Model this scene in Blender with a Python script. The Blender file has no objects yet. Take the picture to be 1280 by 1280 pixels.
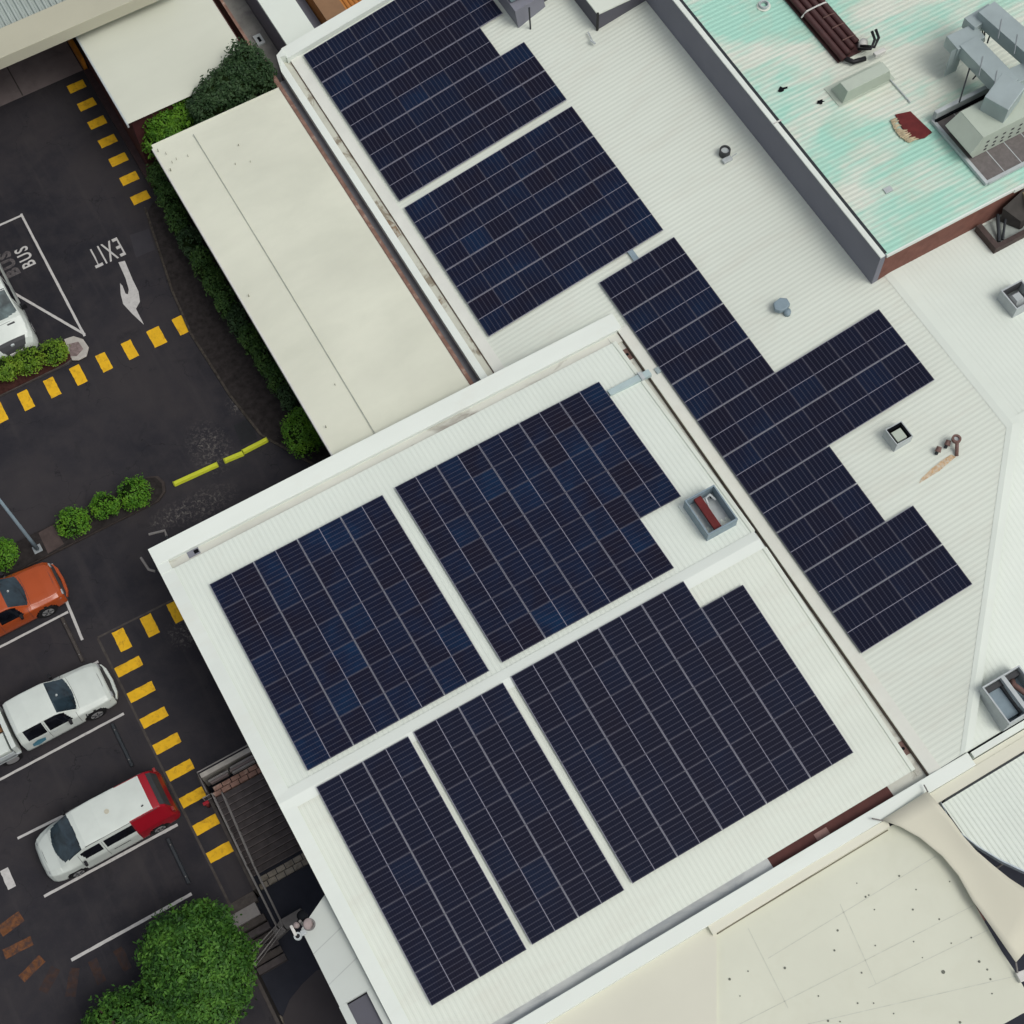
import bpy, bmesh, math, random
from mathutils import Vector, Matrix, Euler, noise
random.seed(7)
R = math.radians
scene = bpy.context.scene
COL = scene.collection
# ------------------------------------------------------------------ camera (metres, ground at z=0)
CAM_Z = 55.0
EUL = Euler((0.42515333, 0.02009450, -0.51982411), 'XYZ')
FPX = 1918.96
RM = EUL.to_matrix()
def P(px, py, z=0.0):
    w = RM @ Vector(((px-640)/FPX, -(py-640)/FPX, -1)); w = w*((z-CAM_Z)/w.z)
    return (w.x, w.y)
def PV(px, py, z=0.0):
    x, y = P(px, py, z); return Vector((x, y, z))
cd = bpy.data.cameras.new('camera'); cam = bpy.data.objects.new('camera', cd); COL.objects.link(cam)
cam.location = (0, 0, CAM_Z); cam.rotation_euler = EUL
cd.sensor_width = 36; cd.lens = 36*FPX/1280; cd.clip_end = 2000; cd.clip_start = 0.5
scene.camera = cam
# ------------------------------------------------------------------ roof planes
YR, ZR, SL = 14.83, 4.942, 0.0631
def z_low(y): return ZR - SL*abs(y-YR)
UC, UD = 1.1846, 0.17575
def z_up(x): return UC + UD*x
# ------------------------------------------------------------------ materials
def newmat(name):
    m = bpy.data.materials.new(name); m.use_nodes = True
    nt = m.node_tree; b = nt.nodes['Principled BSDF']
    return m, nt, b
def N(nt, t, **k):
    n = nt.nodes.new(t)
    for a, v in k.items(): setattr(n, a, v)
    return n
def L(nt, a, b): nt.links.new(a, b)
def ramp(nt, fac, stops, interp='LINEAR'):
    r = N(nt, 'ShaderNodeValToRGB'); r.color_ramp.interpolation = interp
    e = r.color_ramp.elements
    while len(e) < len(stops): e.new(0.5)
    for i, (p, c) in enumerate(stops):
        e[i].position = p; e[i].color = (*c, 1) if len(c) == 3 else c
    L(nt, fac, r.inputs[0]); return r
def mixc(nt, fac, a, b, mode='MIX'):
    m = N(nt, 'ShaderNodeMix', data_type='RGBA', blend_type=mode)
    for sock, v in ((m.inputs[0], fac), (m.inputs[6], a), (m.inputs[7], b)):
        if isinstance(v, (int, float)): sock.default_value = v
        elif isinstance(v, tuple): sock.default_value = (*v, 1) if len(v) == 3 else v
        else: L(nt, v, sock)
    return m.outputs[2]
def mth(nt, op, a, b=None, c=None, clamp=False):
    m = N(nt, 'ShaderNodeMath', operation=op, use_clamp=clamp)
    for i, v in enumerate((a, b, c)):
        if v is None: continue
        if isinstance(v, (int, float)): m.inputs[i].default_value = v
        else: L(nt, v, m.inputs[i])
    return m.outputs[0]
def tex(nt, scale=(1, 1, 1), kind='Object', rot=(0, 0, 0)):
    tc = N(nt, 'ShaderNodeTexCoord'); mp = N(nt, 'ShaderNodeMapping')
    mp.inputs['Scale'].default_value = scale; mp.inputs['Rotation'].default_value = rot
    L(nt, tc.outputs[kind], mp.inputs[0]); return mp.outputs[0]
def nz(nt, vec, scale, detail=4, rough=.55, dist=0):
    n = N(nt, 'ShaderNodeTexNoise'); n.inputs['Scale'].default_value = scale
    n.inputs['Detail'].default_value = detail; n.inputs['Roughness'].default_value = rough
    n.inputs['Distortion'].default_value = dist; L(nt, vec, n.inputs['Vector']); return n.outputs[0]
def rough(name, col, r=.7, var=.25, scale=2.0, spec=.3, metal=0, bump=0, bscale=40, stain=None, stainc=(0.3, .3, .3), stretch=(1, 1, 1)):
    """painted / weathered surface: base colour with soft noise variation and optional stain colour"""
    m, nt, b = newmat(name); v = tex(nt, stretch)
    n1 = nz(nt, v, scale, 6, .6)
    dark = tuple(c*(1-var) for c in col); lite = tuple(min(1, c*(1+var*.6)) for c in col)
    c = ramp(nt, n1, [(.3, dark), (.7, lite)]).outputs[0]
    if stain:
        n2 = nz(nt, tex(nt, stretch), stain[0], 8, .65, .4)
        f = ramp(nt, n2, [(stain[1], (0, 0, 0)), (stain[2], (1, 1, 1))]).outputs[0]
        f = mth(nt, 'MULTIPLY', f, stain[3])
        c = mixc(nt, f, c, stainc)
    L(nt, c, b.inputs['Base Color']); b.inputs['Roughness'].default_value = r
    b.inputs['Specular IOR Level'].default_value = spec; b.inputs['Metallic'].default_value = metal
    if bump:
        bp = N(nt, 'ShaderNodeBump'); bp.inputs['Strength'].default_value = bump; bp.inputs['Distance'].default_value = .02
        L(nt, nz(nt, tex(nt), bscale, 5, .6), bp.inputs['Height']); L(nt, bp.outputs[0], b.inputs['Normal'])
    return m
M = {}
WH = (0.67, 0.715, 0.63)
M['roof'] = rough('white_roof_sheet', WH, .6, .05, .35, .3, stain=(1.6, .5, .8, .45), stainc=(.58, .57, .49), stretch=(.18, .7, 1))
M['roof_low'] = rough('white_roof_sheet_clean', (0.69, 0.745, 0.67), .6, .05, .3, .3, stain=(.4, .55, .9, .3), stainc=(.62, .62, .52))
M['cap'] = rough('pale_flashing', (0.70, 0.75, 0.69), .55, .05, .5, .35, stain=(.8, .52, .8, .35), stainc=(.60, .58, .48), stretch=(.35, 1, 1))
M['gutter'] = rough('stained_gutter', (0.60, 0.61, 0.54), .7, .12, .8, .3, stain=(1.1, .56, .68, .8), stainc=(.27, .25, .21), stretch=(.45, 1, 1))
M['gutter_y'] = M['gutter']
M['gutter_cool'] = rough('grey_gutter', (0.55, 0.58, 0.57), .6, .25, .9, .3, stain=(1.3, .48, .62, .8), stainc=(.33, .36, .38), stretch=(.35, 1, 1))
M['red_gutter'] = rough('dark_red_gutter', (0.10, 0.035, 0.03), .7, .25, 1.5)
M['greywall'] = rough('dark_grey_wall', (0.20, 0.205, 0.24), .7, .06, .6, .3)
M['greywall2'] = rough('darker_grey_wall', (0.10, 0.10, 0.12), .7, .1, .8, .3)
M['brick'] = rough('red_brown_brick', (0.19, 0.085, 0.065), .8, .2, 3, .2, stain=(2, .5, .7, .4), stainc=(.13, .06, .05))
M['brown_brick'] = rough('brown_brick_strip', (0.30, 0.18, 0.14), .8, .3, 3, .2, stain=(3, .55, .65, .6), stainc=(.5, .42, .35))
M['red_wall'] = rough('dark_red_wall', (0.06, 0.018, 0.018), .7, .2, 2)
M['cream'] = rough('cream_fascia', (0.44, 0.43, 0.33), .7, .05, .4, .3)
M['membrane'] = rough('pale_membrane', (0.635, 0.65, 0.535), .75, .05, .25, .25, stain=(.7, .5, .8, .35), stainc=(.54, .54, .42))
M['membrane2'] = rough('warm_membrane', (0.64, 0.635, 0.53), .75, .04, .25, .25)
M['canopy'] = rough('white_canopy_sheet', (0.645, 0.66, 0.545), .75, .09, .35, .25, stain=(.5, .45, .8, .45), stainc=(.52, .54, .44), stretch=(.5, 1, 1), bump=.15, bscale=6)
M['sail'] = rough('cream_sail_cloth', (0.61, 0.595, 0.48), .85, .04, .3, .15)
M['concrete'] = rough('grey_concrete', (0.22, 0.21, 0.20), .85, .2, 1.5, .2, stain=(3, .5, .75, .5), stainc=(.12, .11, .10))
M['path'] = rough('brown_grey_path', (0.18, 0.15, 0.145), .85, .15, .8, .2, stain=(2, .5, .75, .4), stainc=(.07, .065, .06))
M['paving'] = rough('pale_paving', (0.27, 0.245, 0.20), .85, .3, 3, .2, stain=(4, .5, .6, .6), stainc=(.14, .12, .09))
M['deck'] = rough('dark_steps', (0.075, 0.066, 0.066), .8, .3, 4, .2)
M['lowpath'] = rough('dark_lower_path', (0.032, 0.035, 0.047), .85, .2, 1, .15)
M['kerb'] = rough('worn_kerb', (0.065, 0.057, 0.052), .85, .35, 4, .2)
M['kerbpale'] = rough('pale_kerb', (0.42, 0.40, 0.36), .8, .2, 3, .2)
M['soil'] = rough('garden_soil', (0.033, 0.029, 0.028), .95, .4, 4, .05, bump=.6, bscale=12)
M['mulch'] = rough('red_brown_mulch', (0.055, 0.024, 0.02), .95, .4, 6, .05, bump=.6, bscale=14)
M['galv'] = rough('galvanised_steel', (0.37, 0.44, 0.44), .45, .10, 1.2, .4, metal=.25)
M['galv2'] = rough('dull_galvanised', (0.30, 0.33, 0.34), .5, .15, 2, .4, metal=.2)
M['acbody'] = rough('pale_machine_paint', (0.44, 0.50, 0.42), .6, .06, 1.5)
M['grate'] = rough('walkway_grating', (0.15, 0.135, 0.13), .7, .2, 6)
M['black'] = rough('black_plastic', (0.012, 0.012, 0.014), .5, .1, 4)
M['void'] = rough('dark_interior', (0.008, 0.009, 0.011), .9, .1, 1, .05)
M['darkmetal'] = rough('dark_metal', (0.03, 0.035, 0.04), .5, .2, 3)
M['rail'] = rough('steel_rail', (0.20, 0.19, 0.18), .5, .15, 4, .4, metal=.2)
M['pipered'] = rough('oxide_red_pipe', (0.058, 0.022, 0.022), .6, .3, 3)
M['rust'] = rough('oxide_red_plate', (0.13, 0.018, 0.018), .7, .25, 3)
M['bolt'] = rough('white_plastic', (0.6, 0.6, 0.56), .5, .1, 4)
M['copper'] = rough('brown_pipe', (0.16, 0.09, 0.075), .5, .25, 6, .4)
M['ventblue'] = rough('blue_grey_vent', (0.22, 0.29, 0.33), .5, .12, 3, .4)
M['ventpale'] = rough('pale_vent', (0.45, 0.49, 0.49), .55, .12, 3, .4)
M['tan'] = rough('tan_wall', (0.20, 0.165, 0.10), .8, .15, 1)
M['orangewall'] = rough('orange_wall', (0.52, 0.21, 0.05), .7, .12, 1)
M['wood'] = rough('timber', (0.30, 0.15, 0.06), .7, .3, 6)
M['paint'] = rough('white_road_paint', (0.50, 0.49, 0.47), .8, .12, 5, .2, stain=(9, .55, .75, .6), stainc=(.2, .19, .19))
M['paintfaded'] = rough('faded_road_paint', (0.12, 0.11, 0.11), .85, .25, 8, .2, stain=(9, .45, .6, .8), stainc=(.05, .045, .05))
M['yellow'] = rough('yellow_road_paint', (0.74, 0.43, 0.018), .8, .12, 3, .2, stain=(4, .52, .66, .6), stainc=(.36, .19, .02))
M['orangefaded'] = rough('faded_orange_paint', (0.15, 0.065, 0.03), .85, .25, 6, .1, stain=(5, .45, .6, .7), stainc=(.04, .035, .038))
M['orangeworn'] = rough('worn_orange_paint', (0.055, 0.034, 0.028), .85, .25, 6, .1, stain=(5, .42, .6, .85), stainc=(.035, .031, .034))
M['lime'] = rough('lime_yellow_rubber', (0.54, 0.58, 0.035), .6, .08, 3)
M['tyre'] = rough('tyre_rubber', (0.012, 0.012, 0.013), .85, .1, 4, .2)
M['rim'] = rough('alloy_rim', (0.36, 0.36, 0.36), .4, .2, 5, .5, metal=.4)
M['trunk'] = rough('brown_bark', (0.06, 0.045, 0.03), .9, .3, 8)
M['person_pink'] = rough('skin_tone_plastic', (0.30, 0.25, 0.24), .7, .1, 6)

# asphalt with sweeping tonal areas, aggregate speckle and worn pale patches
def asphalt():
    m, nt, b = newmat('asphalt'); v = tex(nt)
    big = nz(nt, v, .13, 6, .6, .6); c = ramp(nt, big, [(.36, (.016, .016, .021)), (.5, (.025, .0235, .028)), (.64, (.036, .032, .034))]).outputs[0]
    mid = nz(nt, v, 1.1, 6, .65); c = mixc(nt, mth(nt, 'MULTIPLY', ramp(nt, mid, [(.4, (0, 0, 0)), (.75, (1, 1, 1))]).outputs[0], .5), c, (.046, .041, .042))
    fine = nz(nt, v, 26, 3, .6); f = ramp(nt, fine, [(.58, (0, 0, 0)), (.75, (1, 1, 1))]).outputs[0]
    c = mixc(nt, mth(nt, 'MULTIPLY', f, .18), c, (.09, .085, .085))
    oil = ramp(nt, nz(nt, v, .75, 5, .6, 1.2), [(.60, (0, 0, 0)), (.72, (1, 1, 1))]).outputs[0]
    c = mixc(nt, mth(nt, 'MULTIPLY', oil, .45), c, (.013, .013, .016))
    vo = N(nt, 'ShaderNodeTexVoronoi', feature='DISTANCE_TO_EDGE'); vo.inputs['Scale'].default_value = .33
    wv = N(nt, 'ShaderNodeVectorMath', operation='ADD'); L(nt, v, wv.inputs[0])
    nn = N(nt, 'ShaderNodeTexNoise'); nn.inputs['Scale'].default_value = 1.6; nn.inputs['Detail'].default_value = 5; L(nt, v, nn.inputs['Vector']); L(nt, nn.outputs['Color'], wv.inputs[1]); L(nt, wv.outputs[0], vo.inputs['Vector'])
    crack = mth(nt, 'LESS_THAN', vo.outputs['Distance'], .0035); keep = mth(nt, 'GREATER_THAN', nz(nt, v, .3, 3, .5), .52)
    c = mixc(nt, mth(nt, 'MULTIPLY', mth(nt, 'MULTIPLY', crack, keep), .55), c, (.009, .009, .011))
    trk = ramp(nt, nz(nt, tex(nt, (.9, .07, 1)), 2.2, 4, .6), [(.55, (0, 0, 0)), (.7, (1, 1, 1))]).outputs[0]
    c = mixc(nt, mth(nt, 'MULTIPLY', trk, .28), c, (.05, .045, .046))
    # worn patches where loose stone shows, each with its own place and size
    for (wx, wy, rx, ry) in ((*P(262, 560), 1.0, 1.5), (*P(255, 630), 1.6, .8), (*P(232, 790), .9, .8), (*P(300, 505), .7, .7), (*P(215, 645), 1.2, .6)):
        mp = N(nt, 'ShaderNodeMapping'); tc = N(nt, 'ShaderNodeTexCoord'); L(nt, tc.outputs['Object'], mp.inputs[0])
        mp.inputs['Scale'].default_value = (1/rx, 1/ry, 0); mp.inputs['Location'].default_value = (-wx/rx, -wy/ry, 0)
        ln = N(nt, 'ShaderNodeVectorMath', operation='LENGTH'); L(nt, mp.outputs[0], ln.inputs[0])
        fall = ramp(nt, ln.outputs['Value'], [(.2, (1, 1, 1)), (1.0, (0, 0, 0))]).outputs[0]
        sp = ramp(nt, nz(nt, v, 7, 6, .75, .8), [(.50, (0, 0, 0)), (.66, (1, 1, 1))]).outputs[0]
        c = mixc(nt, mth(nt, 'MULTIPLY', mth(nt, 'MULTIPLY', fall, sp), .9), c, (.17, .155, .14))
    L(nt, c, b.inputs['Base Color']); b.inputs['Roughness'].default_value = .82; b.inputs['Specular IOR Level'].default_value = .22
    bp = N(nt, 'ShaderNodeBump'); bp.inputs['Strength'].default_value = .35; bp.inputs['Distance'].default_value = .01
    L(nt, nz(nt, v, 45, 3, .6), bp.inputs['Height']); L(nt, bp.outputs[0], b.inputs['Normal'])
    return m
M['asphalt'] = asphalt()

# white roof coated mint green in worn streaks that follow the ribs (ribs run along X)
def green_roof():
    m, nt, b = newmat('mint_stained_roof'); 
    n1 = nz(nt, tex(nt, (.22, .34, 1)), 1.0, 3, .5, .3)
    n2 = nz(nt, tex(nt, (.35, 5.2, 1)), 1.0, 3, .6)
    n3 = nz(nt, tex(nt, (1.2, 1.6, 1)), 1.0, 5, .6)
    s = mth(nt, 'ADD', mth(nt, 'MULTIPLY', n1, 1.5), mth(nt, 'ADD', mth(nt, 'MULTIPLY', n2, .55), mth(nt, 'MULTIPLY', n3, .35)))
    f = ramp(nt, mth(nt, 'SUBTRACT', s, .70), [(.38, (0, 0, 0)), (.66, (1, 1, 1))]).outputs[0]
    c = mixc(nt, f, (.62, .66, .57), (.36, .63, .515))
    n4 = nz(nt, tex(nt, (.8, .9, 1)), .8, 6, .6)
    c = mixc(nt, mth(nt, 'MULTIPLY', ramp(nt, n4, [(.5, (0, 0, 0)), (.7, (1, 1, 1))]).outputs[0], .3), c, (.52, .50, .40))
    L(nt, c, b.inputs['Base Color']); b.inputs['Roughness'].default_value = .6; b.inputs['Specular IOR Level'].default_value = .3
    return m
M['green_roof'] = green_roof()

# solar glass: cell strips across the width, faint cell gaps along it, tone varies per half module
def cells():
    m, nt, b = newmat('solar_cells')
    tc = N(nt, 'ShaderNodeTexCoord'); sp = N(nt, 'ShaderNodeSeparateXYZ'); L(nt, tc.outputs['Object'], sp.inputs[0])
    oi = N(nt, 'ShaderNodeObjectInfo')
    side = mth(nt, 'GREATER_THAN', sp.outputs[0], 0)
    w = N(nt, 'ShaderNodeTexWhiteNoise', noise_dimensions='2D'); cb = N(nt, 'ShaderNodeCombineXYZ')
    L(nt, oi.outputs['Random'], cb.inputs[0]); L(nt, side, cb.inputs[1]); L(nt, cb.outputs[0], w.inputs['Vector'])
    geo = N(nt, 'ShaderNodeNewGeometry')
    soft = nz(nt, geo.outputs['Position'], .8, 3, .6)
    f = mth(nt, 'ADD', mth(nt, 'MULTIPLY', w.outputs['Value'], .36), mth(nt, 'MULTIPLY', soft, .78))
    tone = ramp(nt, f, [(.22, (.012, .009, .017)), (.46, (.0085, .0095, .024)), (.68, (.007, .014, .040)), (.9, (.005, .024, .068))]).outputs[0]
    base = mixc(nt, oi.outputs['Alpha'], (.0075, .0085, .020), tone)
    # strips: 6 cells across the 1.10 m width
    def line(coord, pitch, width, off=0.0):
        u = mth(nt, 'FRACT', mth(nt, 'ADD', mth(nt, 'DIVIDE', coord, pitch), 50.0+off))
        d = mth(nt, 'ABSOLUTE', mth(nt, 'SUBTRACT', u, .5))
        return mth(nt, 'GREATER_THAN', d, .5-width/pitch/2)
    s1 = line(sp.outputs[1], .182, .030); s2 = line(sp.outputs[0], .0835, .011, .5)
    c = mixc(nt, mth(nt, 'MULTIPLY', s1, .27), base, (.11, .11, .15))
    c = mixc(nt, mth(nt, 'MULTIPLY', mth(nt, 'MULTIPLY', s2, s1), .22), c, (.16, .16, .19))
    c = mixc(nt, mth(nt, 'MULTIPLY', s2, .05), c, (.16, .16, .19))
    mid = mth(nt, 'LESS_THAN', mth(nt, 'ABSOLUTE', sp.outputs[0]), .012)
    c = mixc(nt, mth(nt, 'MULTIPLY', mid, .9), c, (.27, .27, .33))
    L(nt, c, b.inputs['Base Color']); b.inputs['Roughness'].default_value = .22; b.inputs['Specular IOR Level'].default_value = .12
    return m
M['cells'] = cells()
M['frame'] = rough('panel_frame', (.25, .25, .31), .4, .05, 3, .4, metal=.2); M['frame_dark'] = rough('panel_side_frame', (.095, .095, .125), .45, .05, 3, .3)

def leafmat(name, cols):
    m, nt, b = newmat(name); g = N(nt, 'ShaderNodeNewGeometry')
    n = nz(nt, tex(nt), 1.6, 3, .6)
    f = mth(nt, 'ADD', mth(nt, 'MULTIPLY', g.outputs['Random Per Island'], .38), mth(nt, 'SUBTRACT', mth(nt, 'MULTIPLY', n, 1.5), .42))
    c = ramp(nt, f, [(.15, cols[0]), (.5, cols[1]), (.85, cols[2])]).outputs[0]
    L(nt, c, b.inputs['Base Color']); b.inputs['Roughness'].default_value = .6; b.inputs['Specular IOR Level'].default_value = .25
    b.inputs['Subsurface Weight'].default_value = 0
    return m
M['leaf_tree'] = leafmat('tree_leaves', [(.010, .042, .006), (.034, .105, .012), (.078, .19, .022)])
M['leaf_shrub'] = leafmat('shrub_leaves', [(.05, .12, .008), (.12, .22, .014), (.22, .32, .03)])
M['leaf_round'] = leafmat('round_shrub_leaves', [(.03, .11, .006), (.07, .19, .010), (.13, .27, .016)])
M['leaf_hedge'] = leafmat('hedge_leaves', [(.012, .04, .008), (.03, .075, .013), (.06, .12, .022)])
M['leaf_dark'] = leafmat('dark_leaves', [(.010, .032, .010), (.024, .055, .018), (.042, .08, .03)])
M['leaf_bright'] = leafmat('bright_leaves', [(.03, .10, .006), (.06, .16, .01), (.10, .22, .014)])

def carpaint(name, col, r=.3, coat=.4):
    m, nt, b = newmat(name); n = nz(nt, tex(nt), 2, 4, .5)
    c = ramp(nt, n, [(.3, tuple(x*.92 for x in col)), (.7, col)]).outputs[0]; L(nt, c, b.inputs['Base Color'])
    b.inputs['Roughness'].default_value = r; b.inputs['Coat Weight'].default_value = coat; b.inputs['Coat Roughness'].default_value = .12
    b.inputs['Specular IOR Level'].default_value = .35
    return m
M['car_white'] = carpaint('white_car_paint', (.60, .65, .60), .4, .2)
M['car_red'] = carpaint('red_car_paint', (.30, .004, .014), .5, .08)
M['car_orange'] = carpaint('orange_car_paint', (.38, .068, .014), .32, .4)
M['teal'] = carpaint('teal_logo_paint', (.06, .20, .27), .5, .1)
M['cargrey'] = rough('grey_car_plastic', (.05, .052, .055), .6, .1, 4)
def glass(name, col):
    m, nt, b = newmat(name); n = nz(nt, tex(nt), 2.2, 3, .5, .6)
    c = ramp(nt, n, [(.3, tuple(x*.4 for x in col)), (.7, tuple(x*1.6 for x in col))]).outputs[0]; L(nt, c, b.inputs['Base Color'])
    b.inputs['Roughness'].default_value = .08; b.inputs['Specular IOR Level'].default_value = .6
    return m
M['glass'] = glass('tinted_glass', (.018, .032, .042)); M['glassdark'] = glass('dark_glass', (.005, .006, .009))
M['glasspale'] = glass('pale_glass', (.08, .11, .11))
M['lamp'] = rough('headlight_lens', (.35, .37, .38), .2, .3, 9, .6)
M['lampred'] = rough('tail_light_lens', (.25, .02, .02), .3, .3, 9, .6)

# ------------------------------------------------------------------ object helpers
def empty(name, loc=(0, 0, 0), rz=0, label=None, cat=None, group=None):
    o = bpy.data.objects.new(name, None); COL.objects.link(o); o.location = loc; o.rotation_euler = (0, 0, rz)
    o.empty_display_size = .2
    tag(o, label, cat, group); return o
def tag(o, label=None, cat=None, group=None, kind=None):
    if label: o['label'] = label
    if cat: o['category'] = cat
    if group: o['group'] = group
    if kind: o['kind'] = kind
    return o
class MB:
    def __init__(s): s.v = []; s.f = []
    def add(s, vs, fs):
        n = len(s.v); s.v += [tuple(v) for v in vs]; s.f += [tuple(i+n for i in f) for f in fs]; return s
    def box(s, x0, x1, y0, y1, z0, z1):
        return s.add([(x0, y0, z0), (x1, y0, z0), (x1, y1, z0), (x0, y1, z0), (x0, y0, z1), (x1, y0, z1), (x1, y1, z1), (x0, y1, z1)],
                     [(3, 2, 1, 0), (4, 5, 6, 7), (0, 1, 5, 4), (1, 2, 6, 5), (2, 3, 7, 6), (3, 0, 4, 7)])
    def hexa(s, p):  # 8 points bottom ring then top ring
        return s.add(p, [(3, 2, 1, 0), (4, 5, 6, 7), (0, 1, 5, 4), (1, 2, 6, 5), (2, 3, 7, 6), (3, 0, 4, 7)])
    def prism(s, poly, z0, z1):
        """polygon (x,y) or (x,y,ztop) list, counter clockwise or not"""
        a = sum(poly[i][0]*poly[(i+1) % len(poly)][1]-poly[(i+1) % len(poly)][0]*poly[i][1] for i in range(len(poly)))
        if a < 0: poly = poly[::-1]
        n = len(poly); bot = [(p[0], p[1], z0) for p in poly]; top = [(p[0], p[1], p[2] if len(p) > 2 else z1) for p in poly]
        return s.add(bot+top, [tuple(range(n))[::-1], tuple(range(n, 2*n))]+[(i, (i+1) % n, (i+1) % n+n, i+n) for i in range(n)])
    def tube(s, pts, r, n=8):
        pts = [Vector(p) for p in pts]; rings = []
        for i, p in enumerate(pts):
            d = (pts[min(i+1, len(pts)-1)]-pts[max(i-1, 0)]).normalized()
            a = d.cross(Vector((0, 0, 1))); a = a.normalized() if a.length > 1e-3 else Vector((1, 0, 0)); b2 = d.cross(a).normalized()
            rr = r[i] if isinstance(r, (list, tuple)) else r
            rings.append([p+(a*math.cos(2*math.pi*k/n)+b2*math.sin(2*math.pi*k/n))*rr for k in range(n)])
        vs = [v for rg in rings for v in rg]; fs = []
        for i in range(len(pts)-1):
            for k in range(n): fs.append((i*n+k, i*n+(k+1) % n, (i+1)*n+(k+1) % n, (i+1)*n+k))
        fs.append(tuple(range(n))[::-1]); fs.append(tuple(range((len(pts)-1)*n, len(pts)*n)))
        return s.add(vs, fs)
    def ring(s, c, ro, ri, z0, z1, n=20):
        vs = []
        for z in (z0, z1):
            for r in (ro, ri):
                vs += [(c[0]+r*math.cos(2*math.pi*k/n), c[1]+r*math.sin(2*math.pi*k/n), z) for k in range(n)]
        fs = []
        for k in range(n):
            j = (k+1) % n
            fs += [(k, j, 2*n+j, 2*n+k), (n+j, n+k, 3*n+k, 3*n+j), (2*n+k, 2*n+j, 3*n+j, 3*n+k), (j, k, n+k, n+j)]
        return s.add(vs, fs)
    def build(s, name, mat, parent=None, smooth=False, bevel=0, loc=None):
        me = bpy.data.meshes.new(name); me.from_pydata(s.v, [], s.f); me.update()
        if mat: me.materials.append(mat)
        if smooth: me.polygons.foreach_set('use_smooth', [True]*len(me.polygons))
        if bevel:
            bm = bmesh.new(); bm.from_mesh(me)
            ed = [e for e in bm.edges if len(e.link_faces) == 2 and e.calc_face_angle(0) > .6]
            bmesh.ops.bevel(bm, geom=ed, offset=bevel, segments=2, affect='EDGES', profile=.6); bm.to_mesh(me); bm.free()
        o = bpy.data.objects.new(name, me); COL.objects.link(o)
        if parent: o.parent = parent
        if loc: o.location = loc
        return o
def rect(x0, x1, y0, y1): return [(x0, y0), (x1, y0), (x1, y1), (x0, y1)]

def rib_sheet(along, pmin, pmax, ext, zf, name, mat, parent, pitch=.19, h=.008):
    """corrugated sheet; ribs run along `along`; ext(p) gives the two ends of the rib at cross position p"""
    vs = []; fs = []; prev = None; p = pmin; prof = []
    while p < pmax-1e-6:
        for q, hh in ((0, 0), (.34, 0), (.5, h), (.84, h)):
            t = p+q*pitch
            if t <= pmax: prof.append((t, hh))
        p += pitch
    prof.append((pmax, 0))
    for t, hh in prof:
        a, b2 = ext(t)
        if b2-a < .01: b2 = a+.01
        row = []
        for k in (0, .25, .5, .75, 1):
            s_ = a+(b2-a)*k; x, y = (s_, t) if along == 'X' else (t, s_)
            row.append((x, y, zf(x, y)+hh))
        i0 = len(vs); vs += row
        if prev is not None:
            for k in range(4):
                f = (prev+k, prev+k+1, i0+k+1, i0+k)
                fs.append(f if along == 'X' else f[::-1])
        prev = i0
    mb = MB(); mb.add(vs, fs); return mb.build(name, mat, parent)

# ------------------------------------------------------------------ ground
GX0, GX1, GY0, GY1 = -90, 130, -70, 190
LX = -3.72; LOWZ = -1.2
g = MB()
def sheet(mb, x0, x1, y0, y1, z, n=1):
    mb.add([(x0, y0, z), (x1, y0, z), (x1, y1, z), (x0, y1, z)], [(0, 1, 2, 3)])
sheet(g, GX0, GX1, 18.6, GY1, 0); sheet(g, GX0, LX, 14.0, 18.6, 0); sheet(g, GX0, -5.0, GY0, 14.0, 0)
ground = g.build('asphalt', M['asphalt']); tag(ground, 'dark grey asphalt of the car park and driveway', 'ground', kind='structure')
g = MB(); sheet(g, -5.0, GX1, GY0, 14.0, LOWZ); sheet(g, LX, GX1, 14.0, 18.6, LOWZ)
lower = g.build('lower_path', M['lowpath']); tag(lower, 'very dark sunken path below the handrail beside the shop', 'path', kind='structure')
# the curved paler concrete area of the sunken path
cpts = [P(435, 1300, LOWZ), P(352, 1300, LOWZ), P(352, 1275, LOWZ), P(362, 1250, LOWZ), P(378, 1230, LOWZ), P(396, 1213, LOWZ), P(440, 1200, LOWZ)]
MB().prism(cpts, LOWZ+.002, LOWZ+.02).build('paved_apron', rough('grey_apron', (.062, .056, .06), .8, .1, 1, .2), lower)
MB().prism([P(331, 1285, LOWZ), P(334, 1274, LOWZ), P(346, 1268, LOWZ), P(354, 1271, LOWZ), P(358, 1288, LOWZ)], LOWZ+.03, LOWZ+.35).build('stone_block', M['paving'], lower, bevel=.05)
# retaining faces of the sunken path
w = empty('retaining_wall', (0, 0, 0), 0, 'low concrete retaining wall between car park and sunken path', 'wall')
MB().box(LX-.12, LX, 14.0, 18.72, LOWZ, .05).build('wall_face', M['kerb'], w)
MB().box(LX+.003, 1.0, 18.6, 18.78, LOWZ, .06).build('wall_face', M['kerbpale'], w)
MB().box(-5.12, -5.0, -10, 14.0, LOWZ, .05).build('wall_face', M['kerb'], w)

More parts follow.
